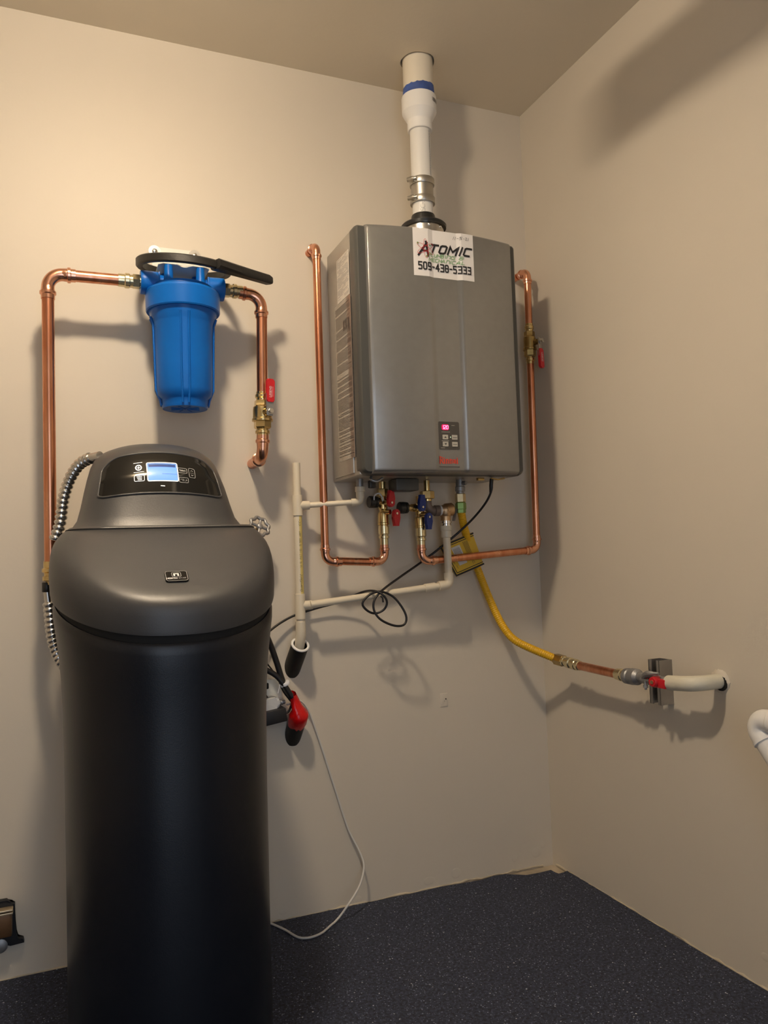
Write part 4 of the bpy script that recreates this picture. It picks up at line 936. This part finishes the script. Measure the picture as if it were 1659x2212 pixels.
# ---------------------------------------------------------------- relief valve and drain piping
YR = -0.105; rx = -0.383
t = thing('relief_valve', 'bronze pressure relief valve with a steel lever under the heater', 'valve', (rx, -0.095, 1.08))
mb = MB(); mb.turned((-0.405, -0.095, 1.116), (-0.398, -0.095, 1.116), [(0, 0.0150), (1, 0.0150)], 18); mb.build('thread_tape', 'plug_white', t)
mb = MB(); mb.turned((-0.399, -0.095, 1.116), (-0.358, -0.095, 1.120), [(0, 0.0135), (0.35, 0.0170), (0.4, 0.0195), (0.9, 0.0195), (1, 0.016)], 20); mb.turned((rx, -0.095, 1.118), (rx, -0.095, 1.086), [(0, 0.0185), (0.5, 0.0175), (0.6, 0.0150), (1, 0.0150)], 20); mb.build('body', 'bronze', t, 35)
mb = MB(); mb.prism([(-0.0045, 0.010), (0.0045, 0.010), (0.0060, -0.022), (0.0050, -0.028), (-0.0050, -0.028), (-0.0060, -0.022)], (-0.352, -0.098, 1.112), (0.5, -0.8, 0), (0.25, 0, 1), (0.8, 0.5, 0), 0.003, 0.0006); mb.build('lever', 'galvanized', t)
YD = -0.075
j0 = V((rx, -0.095, 1.088)); jc = V((rx+0.003, -0.095, 0.898)); je = V((-0.800, YD, 0.861))
dr = thing('drain_pipe', 'cream plastic drain pipe from the relief valve and heater down to the wall', 'pipe', (-0.826, -0.06, 0.8))
mb = MB(); mb.turned((rx, -0.095, 1.088), (rx, -0.095, 1.070), [(0, 0.0140), (0.2, 0.0140), (0.25, 0.0165), (0.55, 0.0165), (0.6, 0.0140), (0.75, 0.0140), (0.8, 0.0160), (1, 0.0160)], 20); mb.build('chrome_adapter', 'chrome', dr)
mb = MB(); mb.turned((rx, -0.095, 1.071), (rx, -0.095, 1.036), [(0, 0.0168), (0.02, 0.0172), (0.38, 0.0172), (0.42, 0.0155), (0.97, 0.0155), (1, 0.0120)], 22); mb.build('adapter', 'cpvc', dr)
ptube(V((rx, -0.095, 1.06)), jc+V((0, 0, 0.03)), 0.0112, 'pipe', dr, 'cpvc')
mb = MB(); pipe_elbow(mb, j0, jc, je, 0.0112); mb.build('elbow', 'cpvc', dr)
dh = (je-jc).normalized()
ptube(jc+dh*0.03, je, 0.0100, 'pipe', dr, 'cpvc')
mb = MB(); mb.tube([jc+dh*0.045, jc+dh*0.046, jc+dh*0.078, jc+dh*0.079], [0.0100, 0.0122, 0.0122, 0.0100], 20); mb.build('coupling', 'cpvc', dr)
# vertical leg with its two tees
xv, yv = -0.8255, -0.060
MB().tube([(xv, yv, 1.256), (xv, yv, 1.145)], 0.0108, 20).build('open_stub', 'cpvc', dr)
def tee(z0, z1, zc, yside, r):
    mb = MB(); mb.turned((xv, yv, z1), (xv, yv, z0), [(0, 0.0108), (0.01, r), (0.99, r), (1, 0.0108)], 22)
    mb.turned((xv, yv, zc), (xv+0.034, yv-0.002+yside, zc+0.001), [(0, r*0.95), (0.6, 0.0125), (0.98, 0.0125), (1, 0.0100)], 20); mb.build('tee', 'cpvc', dr)
tee(1.108, 1.166, 1.136, 0, 0.0142); tee(0.822, 0.892, 0.859, 0, 0.0142)
MB().tube([(xv, yv, 1.115), (xv, yv, 0.885)], 0.0115, 24).build('marked_pipe', 'cpvc', dr)
mb = MB(); cm = lambda r, a0: (lambda a, b: V((xv+r*math.cos(a0+a/r), yv+r*math.sin(a0+a/r), b)))
rows = [[cm(0.01165, math.radians(-88))(0.0135*i/8, z) for i in range(9)] for z in (0.892, 1.107)]
mb.grid(rows); mb.build('yellow_stripe', 'cpvc_stripe', dr, label='yellow printed stripe')
mb = MB(); m_ = cm(0.0119, math.radians(-104)); vt = lambda a, b: m_(-b, a)
text(mb, 'GuardGold', 0.898, -0.0075, 0.0060, 0.0008, vt, shear=0.25, width=0.046); text(mb, 'U S', 0.966, -0.0075, 0.0050, 0.0007, vt, width=0.014); text(mb, 'PAT NO.', 0.9875, -0.0075, 0.0050, 0.0007, vt, width=0.029); text(mb, '5 501 487', 1.024, -0.0075, 0.0050, 0.0007, vt, width=0.040); text(mb, 'ICC-', 1.079, -0.0075, 0.0050, 0.0007, vt, width=0.018)
mb.build('pipe_lettering', 'print_dark', dr)
MB().tube([(xv, yv, 0.83), (xv, yv, 0.79)], 0.0112, 20).build('pipe', 'cpvc', dr)
ev = V((xv, yv, 0.782)); ee = V((xv-0.004, yv+0.008, 0.742))
mb = MB(); mb.tube([(xv, yv, 0.816), (xv, yv, 0.8155), (xv, yv, 0.790), ev+V((0, 0.002, -0.004)), ee, ee+V((0, 0.0002, -0.0002))], [0.0112, 0.0140, 0.0140, 0.0142, 0.0140, 0.0112], 22); mb.build('street_elbow', 'cpvc', dr)
# condensate branch from the heater's left corner
c0 = V((-0.655, -0.12, 1.200)); cc_ = V((-0.653, -0.10, 1.143)); ce = V((-0.790, yv-0.004, 1.137))
MB().tube([(-0.653, -0.10, 1.212), (-0.653, -0.10, 1.178)], 0.0100, 18).build('nipple', 'galvanized', dr)
mb = MB(); mb.turned((-0.653, -0.10, 1.186), (-0.653, -0.10, 1.155), [(0, 0.012), (0.02, 0.0140), (0.45, 0.0140), (0.5, 0.0115), (1, 0.0115)], 20); mb.build('adapter', 'cpvc', dr)
mb = MB(); pipe_elbow(mb, V((-0.653, -0.10, 1.2)), cc_, ce, 0.0080, 1.35, 1.6); mb.build('elbow', 'cpvc', dr)
ptube(cc_+(ce-cc_).normalized()*0.02, ce, 0.0078, 'pipe', dr, 'cpvc')
MB().box((-0.628, -0.13, 1.190), (0.018, 0.02, 0.022), bev=0.003).build('clip', 'rubber_black', dr)

# wall drain the pipe empties into
ax = V((0.006, -0.055, 0.060)).normalized()
s0 = V((-0.834, 0.004, 0.685)); s1 = s0+ax*0.090
t = thing('drain_stub', 'black drain pipe stub with a white rim slanting out of the wall', 'pipe', s0)
mb = MB(); mb.turned(s0-ax*0.02, s1, [(0, 0.0245), (1, 0.0245), (1, 0.0200), (0.3, 0.0195)], 32, cap=False); mb.build('pipe', 'abs_black', t)
mb = MB(); mb.turned(s1-ax*0.0015, s1+ax*0.003, [(0, 0.0196), (0, 0.0256), (0.6, 0.0262), (1, 0.0245), (1, 0.0200), (0, 0.0196)], 32, cap=False); mb.build('rim', 'pvc_bright', t, label='white cut rim')

# ---------------------------------------------------------------- taped conduit with black cables
ax2 = V((0.004, -0.050, 0.058)).normalized(); k0 = V((-0.838, 0.004, 0.497)); k1 = k0+ax2*0.085
t = thing('cable_conduit', 'black conduit stub sealed with glossy red tape below the drain', 'conduit', k0)
mb = MB(); mb.turned(k0-ax2*0.02, k1, [(0, 0.0245), (1, 0.0245)], 30); mb.build('pipe', 'abs_black', t)
top = V((-0.8545, -0.060, 0.622))
mb = MB(); rows = []; rnd = random.Random(12)
for p, r, n_ in ((k1-ax2*0.034, 0.0248, 0.0), (k1-ax2*0.028, 0.0262, 0.0014), (k1-ax2*0.01, 0.0268, 0.0012), (k1, 0.0262, 0.0012), (k1+ax2*0.008, 0.0215, 0.0018), (k1.lerp(top, 0.45), 0.0150, 0.0014), (k1.lerp(top, 0.8), 0.0118, 0.001), (top, 0.0104, 0.0006)):
    u_ = ax2.cross(V((1, 0, 0))).normalized(); v_ = ax2.cross(u_)
    rows.append([p+(u_*math.cos(2*PI*i/26)+v_*math.sin(2*PI*i/26))*(r+rnd.uniform(-n_, n_))+(-ax2*rnd.uniform(0, 0.008) if p == k1-ax2*0.034 else V((0, 0, 0))) for i in range(26)])
mb.grid(rows, closed=True); mb.build('red_tape', 'tape_red', t, 60, label='glossy red tape wrapped around the cable')
t = thing('cable_bundle', 'thick black cables tied with a white zip tie above the red tape', 'cable', (-0.88, -0.05, 0.66))
mb = MB(); mb.tube(spl([(-0.8540, -0.060, 0.615), (-0.8594, -0.0600, 0.6159), (-0.8780, -0.0600, 0.6489), (-0.8971, -0.0650, 0.7086), (-0.9175, -0.0750, 0.7633), (-0.9510, -0.1000, 0.8291), (-0.99, -0.17, 0.84), (-1.075, -0.25, 0.87)], 8), 0.0082, 14); mb.build('cable', 'cord_black', t)
mb = MB(); mb.tube(spl([(-0.8609, -0.0700, 0.6175), (-0.8795, -0.0700, 0.6479), (-0.9001, -0.0680, 0.6744), (-0.9320, -0.0700, 0.6947), (-0.9764, -0.0900, 0.7131), (-0.99, -0.16, 0.72), (-1.08, -0.25, 0.74)], 8), 0.0075, 14); mb.build('cable', 'cord_black', t)
mb = MB(); mb.tube(spl([(-0.8576, -0.0520, 0.5994), (-0.8784, -0.0500, 0.6300), (-0.8930, -0.0550, 0.6658), (-0.9067, -0.0600, 0.6864), (-0.9289, -0.0700, 0.7142), (-0.9547, -0.0800, 0.7420), (-0.99, -0.16, 0.76), (-1.08, -0.25, 0.79)], 8), 0.0020, 8); mb.build('thin_wire', 'cord_black', t)
pz = V((-0.8767, -0.0650, 0.6519)); dz_ = (V((-0.8974, -0.0650, 0.6986))-V((-0.8608, -0.0650, 0.6167))).normalized()
mb = MB(); mb.turned(pz-dz_*0.006, pz+dz_*0.004, [(0, 0.0130), (0.2, 0.0140), (0.8, 0.0140), (1, 0.0130)], 20); mb.tube([pz+V((-0.014, -0.004, 0)), pz+V((-0.020, -0.004, -0.024))], 0.0010, 6); mb.build('zip_tie', 'zip_white', t)

# ---------------------------------------------------------------- plugs on the wall behind the softener
t = thing('power_adapter', 'black box power adapter plugged in behind the softener', 'adapter', (-0.885, -0.03, 0.575))
q0 = V((-0.9035, -0.0450, 0.5631)); Rr = Matrix.Rotation(0.13, 3, 'Y')
mb = MB(); mb.box(q0+V((-0.014, 0, 0)), (0.088, 0.05, 0.036), Rr.inverted(), bev=0.003); mb.build('body', 'cord_black', t)
mb = MB(); mb.tube(spl([q0+V((0.028, -0.004, 0.006)), q0+V((0.040, -0.006, 0.010)), V((-0.853, -0.052, 0.596))], 5), 0.0032, 8); mb.build('lead', 'cord_black', t)
t = thing('wall_plug', 'white plug above the black power adapter', 'plug', (-0.89, -0.03, 0.61))
q1 = V((-0.9078, -0.0350, 0.5956))
mb = MB(); mb.prism(rrect(0.066, 0.030, 0.010), q1+V((-0.012, 0.02, 0)), (1, 0, 0.12), (-0.12, 0, 1), (0, -1, 0), 0.036, 0.006); mb.build('body', 'plug_white', t)
mb = MB(); mb.turned(q1+V((0.020, -0.002, 0.001)), q1+V((0.038, -0.002, 0.002)), [(0, 0.009), (0.3, 0.0085), (0.35, 0.0065), (0.6, 0.0075), (0.65, 0.006), (1, 0.0055)], 12); mb.build('strain_relief', 'galvanized', t)
mb = MB(); mb.box((-0.905, -0.004, 0.600), (0.07, 0.008, 0.115), bev=0.002); tag(mb.build('wall_outlet', 'bracket_white'), 'white outlet plate mostly hidden behind the softener', 'outlet')
# white cord from behind the red tape down to the floor and back under the softener
mb = MB(); cpath = spl([(-0.8623, -0.0300, 0.5876), (-0.8227, -0.0220, 0.5925), (-0.7963, -0.0120, 0.5612), (-0.7774, -0.0080, 0.5133), (-0.7518, -0.0060, 0.4323), (-0.7218, -0.0060, 0.3313), (-0.6872, -0.0080, 0.2167), (-0.6601, -0.0200, 0.1540), (-0.6531, -0.0350, 0.1167), (-0.6732, -0.0550, 0.0766), (-0.7150, -0.0800, 0.0440), (-0.7579, -0.0842, 0.0050), (-0.8195, -0.1326, 0.0040), (-0.8691, -0.1301, 0.0040), (-0.8949, -0.0660, 0.0040), (-0.9241, -0.0069, 0.0040), (-0.9596, 0.0325, 0.0040)], 10)
mb.tube([V((p.x, min(p.y, -0.0035), max(p.z, 0.0035))) for p in cpath], 0.0030, 10); tag(mb.build('white_cord', 'cord_white'), 'thin white cord hanging down the wall and looping on the floor', 'cord')

# black power cord of the heater, coiled once on its way left
t = thing('power_cable', 'black power cord looped below the heater and running behind the softener', 'cord', (-0.5, -0.13, 0.95))
mb = MB(); path = [(-0.2660, -0.1700, 1.1956), (-0.2672, -0.1700, 1.1710), (-0.2760, -0.1500, 1.1359), (-0.2993, -0.1100, 1.0906), (-0.3419, -0.0780, 1.0444), (-0.3976, -0.0620, 1.0006), (-0.4568, -0.0550, 0.9614), (-0.5312, -0.0750, 0.9239), (-0.5990, -0.1100, 0.8920), (-0.6270, -0.1180, 0.8665), (-0.6302, -0.1200, 0.8385), (-0.6137, -0.1250, 0.8121), (-0.5751, -0.1250, 0.7929), (-0.5438, -0.1250, 0.7922), (-0.5345, -0.1250, 0.8124), (-0.5454, -0.1200, 0.8427), (-0.5706, -0.1150, 0.8738), (-0.6068, -0.1150, 0.8886), (-0.6406, -0.1150, 0.8813), (-0.6622, -0.1150, 0.8580), (-0.6452, -0.1120, 0.8364), (-0.6218, -0.1120, 0.8286), (-0.5986, -0.1180, 0.8391), (-0.5911, -0.1220, 0.8596), (-0.6044, -0.1220, 0.8810), (-0.6251, -0.1050, 0.8918), (-0.6444, -0.0600, 0.8862), (-0.6977, -0.0300, 0.8615), (-0.7579, -0.0220, 0.8487), (-0.8259, -0.0200, 0.8318), (-0.8678, -0.0250, 0.8153), (-0.9052, -0.0350, 0.7943), (-0.9428, -0.0600, 0.7701), (-0.945, -0.07, 0.70), (-0.935, -0.05, 0.64), (-0.915, -0.02, 0.61)]
mb.tube(resample(spl(path, 10), 0.006), 0.0033, 10); mb.build('cord', 'cord_black', t)
mb = MB(); mb.turned((-0.2656, -0.1700, 1.2037), (-0.2683, -0.1660, 1.1632), [(0, 0.0058), (0.5, 0.0058), (1, 0.0040)], 14); mb.build('strain_relief', 'cord_black', t)
kn = V((-0.6113, -0.1280, 0.8738)); mb = MB(); mb.tube([kn+V((-0.003, -0.004, 0.004)), kn+V((0.002, -0.007, -0.002)), kn+V((0.004, -0.005, -0.014))], 0.0025, 6); mb.build('twist_tie', 'cord_black', t)

# ---------------------------------------------------------------- gas line
t = thing('gas_hose', 'yellow corrugated gas hose from the heater to the right wall', 'hose', (-0.3363, -0.1000, 1.1193))
gz = V((-0.3326, -0.1000, 1.2022))
mb = MB(); g1 = V((-0.3342, -0.1000, 1.1662)); g2 = V((-0.3339, -0.1000, 1.1386)); g3 = V((-0.3337, -0.1000, 1.1082))
mb.turned(gz+V((0, 0, 0.012)), g1, [(0, 0.0125), (0.55, 0.0130), (0.6, 0.0150), (0.85, 0.0150), (0.9, 0.012), (1, 0.012)], 16); mb.turned(gz+V((0.002, -0.008, -0.006)), gz+V((0.008, -0.022, -0.006)), [(0, 0.007), (1, 0.006)], 10); mb.build('gas_inlet', 'galvanized', t, 25)
mb = MB(); mb.turned(g1, g2, [(0, 0.0135), (0.08, 0.0160), (0.92, 0.0160), (1, 0.0130)], 6); mb.build('hex_nut', 'brass_pale', t, 20)
mb = MB(); mb.turned(g2, g3, [(0, 0.0140), (0.05, 0.0165), (0.62, 0.0165), (0.66, 0.0150), (1, 0.0150)], 6); nut = mb.build('flare_nut', 'nut_green', t, 20, label='green anodised flare nut')
hp_ = [(-0.3334, -0.1000, 1.1137), (-0.3112, -0.0750, 1.0648), (-0.2725, -0.0420, 0.9946), (-0.2416, -0.0330, 0.9225), (-0.2175, -0.0420, 0.8505), (-0.1995, -0.0620, 0.7881), (-0.1860, -0.0850, 0.7467), (-0.1702, -0.1100, 0.7197), (-0.1334, -0.1420, 0.6950), (-0.0800, -0.1887, 0.6655)]
mb = MB(); corrugated(mb, hp_, 0.0108, 0.0014, 0.0062, 18); mb.build('hose', 'gas_yellow', t, 70)
# yellow safety tag strapped to the hose
tg = thing('safety_tag', 'yellow safety tag with a black border hanging on the gas hose', 'tag', (-0.3116, -0.0600, 0.9814))
a_, b_, c_, d_ = V((-0.3895, -0.0560, 1.0116)), V((-0.2822, -0.0700, 1.0505)), V((-0.2422, -0.0620, 0.9510)), V((-0.3317, -0.0480, 0.9179))
uu = (b_-a_); vv = (d_-a_); nrm = uu.cross(vv).normalized(); nrm = nrm if nrm.y < 0 else -nrm
def tm(off): return lambda a, b: a_ + uu*a + vv*b + (((c_-d_)-uu)*a*b) + nrm*(off-0.006*max(0, a-0.78))
mb = MB(); mb.grid([[tm(0.0)(i/10, j/8) for i in range(11)] for j in range(9)]); mb.grid([[tm(0.0012)(i/10, j/8) for i in range(11)] for j in range(9)]); mb.build('card', 'tag_yellow', tg, 60)
mb = MB()
for k, th in ((0.030, 0.050), (0.095, 0.022)):
    m2 = tm(0.0018); m2.step = 0.06; mb.ribbon([(1.0, k), (k, k), (k, 1-k), (1.0, 1-k)], th, m2)
mb.build('border', 'print_black', tg)
mb = MB(); mb.grid([[tm(0.0019)(0.27+0.26*i/4, 0.18+0.56*j/4) for i in range(5)] for j in range(5)]); mb.build('paper_label', 'tag_paper', tg)
mb = MB(); rnd = random.Random(5)
for k in range(6): mb.ribbon([(0.31+0.034*k, 0.24), (0.31+0.034*k, 0.24+rnd.uniform(0.22, 0.42))], 0.009, tm(0.0024))
for k in range(6): mb.ribbon([(0.64+0.026*k, 0.14+0.02*(k % 2)), (0.64+0.026*k, 0.5+rnd.uniform(0.1, 0.36))], 0.008, tm(0.0021))
for k in range(3): mb.ribbon([(0.13+0.03*k, 0.3+0.2*k), (0.13+0.03*k, 0.5+0.15*k)], 0.008, tm(0.0021))
mb.build('small_print', 'print_dark', tg)
# rigid end of the gas line along the right wall: fittings, copper stub, valve on a strut
G = lambda px: V(px)
f0, f1, f2, f3 = V((-0.0800, -0.1817, 0.6661)), V((-0.0800, -0.2982, 0.6590)), V((-0.0800, -0.4603, 0.6558)), V((-0.0800, -0.4953, 0.6554))
f4, f5, f6 = V((-0.0800, -0.5486, 0.6586)), V((-0.0800, -0.5876, 0.6590)), V((-0.0800, -0.6538, 0.6588))
t = thing('gas_pipe', 'copper gas pipe with brass fittings along the right wall', 'pipe', f1)
mb = MB(); mb.turned(f0, f1, [(0, 0.0135), (0.02, 0.0172), (0.36, 0.0172), (0.38, 0.0145)], 6)
mb.build('hex_nut', 'brass_dark', t, 20)
mb = MB(); mb.turned(f0, f1, [(0.36, 0.0150), (0.42, 0.0150), (0.44, 0.0125), (0.50, 0.0128), (0.52, 0.0160), (0.66, 0.0160), (0.68, 0.0130), (0.74, 0.0132), (0.76, 0.0158), (0.88, 0.0158), (0.9, 0.0140), (1.0, 0.0140), (1.02, 0.0118)], 22); mb.build('adapter', 'brass_pale', t, 25)
ptube(f1-(f1-f0)*0.05, f2+(f3-f2)*0.2, 0.0120, 'pipe', t)
mb = MB(); mb.turned(f2, f3+(f3-f2)*0.1, [(0, 0.0120), (0.02, 0.0150), (0.3, 0.0150), (0.35, 0.0165), (0.6, 0.0165), (0.65, 0.0145), (1, 0.0145)], 22); mb.build('adapter', 'brass_pale', t, 25)
t = thing('gas_valve', 'grey gas cock with a red handle in front of the steel strut', 'valve', f5)
mb = MB(); mb.turned(f3, f4, [(0, 0.0150), (0.05, 0.0200), (0.30, 0.0205), (0.36, 0.0180), (0.44, 0.0185), (0.50, 0.0215), (0.85, 0.0205), (1, 0.014)], 24); mb.build('union', 'galvanized', t, 30)
mb = MB(); mb.turned(f4-(f5-f4)*0.1, f6+(f6-f5)*0.1, [(0, 0.0125), (0.16, 0.0125), (0.2, 0.0145), (0.6, 0.0150), (0.66, 0.0125), (1, 0.0125)], 20); mb.build('body', 'galvanized', t, 30)
e5 = V((-0.0980, -0.6212, 0.6583)); 
mb = MB(); mb.turned(e5+V((0.012, 0, 0.0)), e5+V((-0.010, -0.004, 0.001)), [(0, 0.0135), (0.5, 0.0140), (0.9, 0.0120), (1, 0.0100)], 20); mb.box(e5+V((0.006, -0.020, -0.002)), (0.014, 0.034, 0.022), bev=0.003); mb.box(e5+V((0.004, 0.020, 0.001)), (0.008, 0.030, 0.009), bev=0.002); hnd = mb.build('handle', 'valve_red', t, 30)
MB().turned(e5+V((-0.009, -0.003, 0.001)), e5+V((-0.013, -0.005, 0.001)), [(0, 0.0050), (1, 0.0042)], 12).build('screw', 'bronze', hnd)
ec = V((-0.1000, -0.5963, 0.6677))
mb = MB(); mb.tube(spl([ec+V((0, 0.014, -0.004)), ec+V((-0.002, -0.002, 0.006)), ec+V((-0.002, -0.022, 0.011)), ec+V((0.004, -0.040, 0.012))], 6), [0.004+0.004*math.sin(PI*min(1, i/14)) for i in range(19)], 10); mb.box(ec+V((0, 0.002, -0.008)), (0.006, 0.040, 0.006), bev=0.001); mb.turned(ec+V((0.0, 0.004, -0.008)), ec+V((0.0, 0.004, -0.032)), [(0, 0.0035), (0.5, 0.0035), (0.52, 0.0065), (0.8, 0.0065), (0.82, 0.0035), (1, 0.003)], 8); mb.build('clamp', 'galvanized', t, 30)
# strut channel on the wall
stt = thing('strut_bracket', 'short steel strut channel bolted to the right wall behind the gas valve', 'bracket', (0, -0.55, 0.58))
ys0, ys1, zs0, zs1, xo = -0.578, -0.537, 0.588, 0.700, -0.0410
th = 0.003
mb = MB(); prof = [(0, ys1), (xo, ys1), (xo, ys1-0.010), (xo+0.008, ys1-0.010), (xo+0.008, ys1-0.007), (xo+th, ys1-0.007), (xo+th, ys1-th), (-th, ys1-th), (-th, ys0+th), (xo+th, ys0+th), (xo+th, ys0+0.007), (xo+0.008, ys0+0.007), (xo+0.008, ys0+0.010), (xo, ys0+0.010), (xo, ys0), (0, ys0)]
prof = [(0, ys1), (0, ys0), (xo, ys0), (xo, ys0+th), (-th, ys0+th), (-th, ys1-th), (xo, ys1-th), (xo, ys1)]
mb.prism(prof, (0, 0, zs0), (1, 0, 0), (0, 1, 0), (0, 0, 1), zs1-zs0); mb.build('channel', 'strut', stt, 20)
for yy in (ys0+0.0065, ys1-0.0065): MB().box((xo+0.0015, yy, (zs0+zs1)/2), (0.003, 0.011, zs1-zs0), bev=0.0005).build('lip', 'strut', stt, 20)

# painted pipe elbow coming out of the right wall
e0 = V((-0.0800, -0.6506, 0.6584)); e1 = V((-0.0800, -0.7355, 0.6666)); e2 = V((0.0120, -0.6707, 0.6481))
e2 = V((0.012, e1.y, e1.z))
t = thing('gas_stub', 'white painted pipe elbow coming out of the right wall beside the gas valve', 'pipe', e1)
mb = MB(); mb.tube([e0, e0+(e1-e0)*0.02]+[e0+(e1-e0)*0.5]+fillet(e0, e1, e2, 0.036, 10)+[e2], [0.0150, 0.0182, 0.0180]+[0.0180]*11+[0.0172], 22); mb.build('pipe', 'painted_pipe', t, 50)
rnd = random.Random(21); mb = MB(); cy0 = V((0.0, e1.y, e1.z)); rows = []
for r, x in ((0.016, -0.005), (0.020, -0.004), (0.025, -0.0015), (0.030, 0.001)):
    rows.append([cy0+V((x, (r+rnd.uniform(-.004, .006))*math.cos(2*PI*i/22), (r+rnd.uniform(-.004, .006))*math.sin(2*PI*i/22))) for i in range(22)])
mb.grid(rows, closed=True); mb.build('torn_plaster', 'wall_paint', t, 60)
mb = MB(); mb.turned(cy0+V((0.001, -0.005, -0.004)), cy0+V((-0.0062, -0.005, -0.004)), [(0, 0.0185), (1, 0.0180)], 14); mb.build('gap', 'seam_black', t)

# ---------------------------------------------------------------- small things around the edges of the frame
# plastic elbow at the right edge
t = thing('waste_elbow', 'white plastic elbow at the right edge above a sloping pipe', 'pipe', (-0.0800, -0.9150, 0.6117))
RW = 0.0225
w0 = V((-0.0800, -0.9032, 0.6144)); w1 = w0+V((0, -0.085, 0.004)); w2 = w0+V((0.0, -0.075, -0.10))
bk = w0+V((0, 0.012, 0.004)); d1 = (w1-bk).normalized(); d2 = (w2-bk).normalized()
arc = fillet(w1, bk, w2, 0.020, 10)
mb = MB(); mb.tube([arc[0]+d1*0.022, arc[0]+d1*0.0215]+arc+[arc[-1]+d2*0.012, arc[-1]+d2*0.0125], [RW*0.95, RW*1.02]+[RW*1.02]*len(arc)+[RW*1.02, RW*0.95], 26); mb.build('elbow', 'pvc_bright', t)
pe = arc[-1]+d2*0.012
mb = MB(); mb.turned(pe-d2*0.002, pe+d2*0.004, [(0, RW*0.9), (0, RW*1.12), (1, RW*1.12), (1, RW*0.9)], 26); mb.build('ring', 'pvc_bright', t)
mb = MB(); mb.tube([pe, pe+d2*0.26], RW*0.98, 26); mb.build('sloping_pipe', 'pvc_white', t)
mb = MB(); mb.turned(arc[0]+d1*0.014, arc[0]+d1*0.16, [(0, RW*1.02), (0.02, RW*1.14), (0.9, RW*1.14), (1, RW)], 26); mb.build('socket', 'pvc_bright', t)
# garden valve wheel peeping over the softener's right shoulder
kc = V((-0.9397, -0.0850, 1.0793)); kn_ = V((0.25, -0.85, 0.45)).normalized(); ku = kn_.cross(V((0, 0, 1))).normalized(); kv = ku.cross(kn_)
t = thing('hose_bib', 'grey metal tap wheel showing behind the right shoulder of the softener', 'tap', (kc.x, 0, kc.z-0.01))
mb = MB(); rim = [kc+(ku*math.cos(2*PI*i/48)+kv*math.sin(2*PI*i/48))*(0.0265+0.0025*math.cos(8*2*PI*i/48)) for i in range(48)]; mb.tube(rim, 0.0046, 10, closed=True)
for i in range(4):
    a = 2*PI*i/4+0.4; mb.tube([kc, kc+(ku*math.cos(a)+kv*math.sin(a))*0.026-kn_*0.001], 0.0038, 8)
mb.turned(kc-kn_*0.004, kc+kn_*0.006, [(0, 0.009), (0.7, 0.009), (1, 0.006)], 12); mb.build('wheel', 'galvanized', t, 50)
mb = MB(); ks = kc-kn_*0.035; mb.tube([kc, ks], 0.0055, 10); mb.tube([ks+V((0, 0.0, 0)), V((ks.x, 0.006, ks.z))], 0.013, 16); mb.turned(ks-V((0, 0.004, 0)), ks+V((0, -0.004, -0.05)), [(0, 0.012), (0.7, 0.011), (1, 0.013)], 14); mb.build('body', 'brass_dark', t, 40)
# flush patch plate on the wall
pp = V((-0.3640, 0.0000, 0.5455))
mb = MB(); mb.box(pp, (0.026, 0.003, 0.040), bev=0.001); tg2 = thing('wall_patch', 'small painted-over square patch on the wall under the heater', 'patch', pp)
mb.build('plate', 'wall_paint', tg2)
mb = MB(); mb.turned(pp+V((0.006, -0.001, 0.003)), pp+V((0.006, -0.0028, 0.003)), [(0, 0.0024), (1, 0.0016)], 8); mb.turned(pp+V((0.001, -0.001, -0.003)), pp+V((0.001, -0.0024, -0.003)), [(0, 0.0010), (1, 0.0008)], 8); mb.build('chip', 'print_dark', tg2)
# metal catch on the wall at the lower left edge
lb = V((-1.5735, -0.0300, 0.1420))
t = thing('wall_catch', 'brown and black metal catch on the wall at the lower left edge', 'catch', (lb.x, 0, lb.z))
mb = MB(); mb.prism([(-0.055, 0.050), (0.008, 0.050), (0.018, 0.040), (0.026, 0.038), (0.026, -0.030), (0.030, -0.044), (0.044, -0.047), (0.046, -0.056), (0.016, -0.058), (-0.030, -0.036), (-0.055, -0.034)], (lb.x, 0.0, lb.z), (1, 0, 0), (0, 0, 1), (0, -1, 0), 0.022, 0.003); mb.build('back_plate', 'black_metal', t)
mb = MB(); mb.box((lb.x-0.020, -0.030, lb.z+0.001), (0.082, 0.026, 0.058), bev=0.006); mb.build('body', 'fitting_brown', t)
for zz in (0.0345, 0.0275): MB().box((lb.x-0.016, -0.034, lb.z+zz), (0.078, 0.024, 0.0045), bev=0.0012).build('strip', 'fitting_tan', t, label='pale tan edge strip')
mb = MB(); mb.turned((lb.x-0.006, 0.0, lb.z-0.052), (lb.x-0.006, -0.028, lb.z-0.052), [(0, 0.012), (0.5, 0.012), (0.52, 0.0165), (0.9, 0.0165), (1, 0.010)], 18); mb.build('knob', 'galvanized', t)
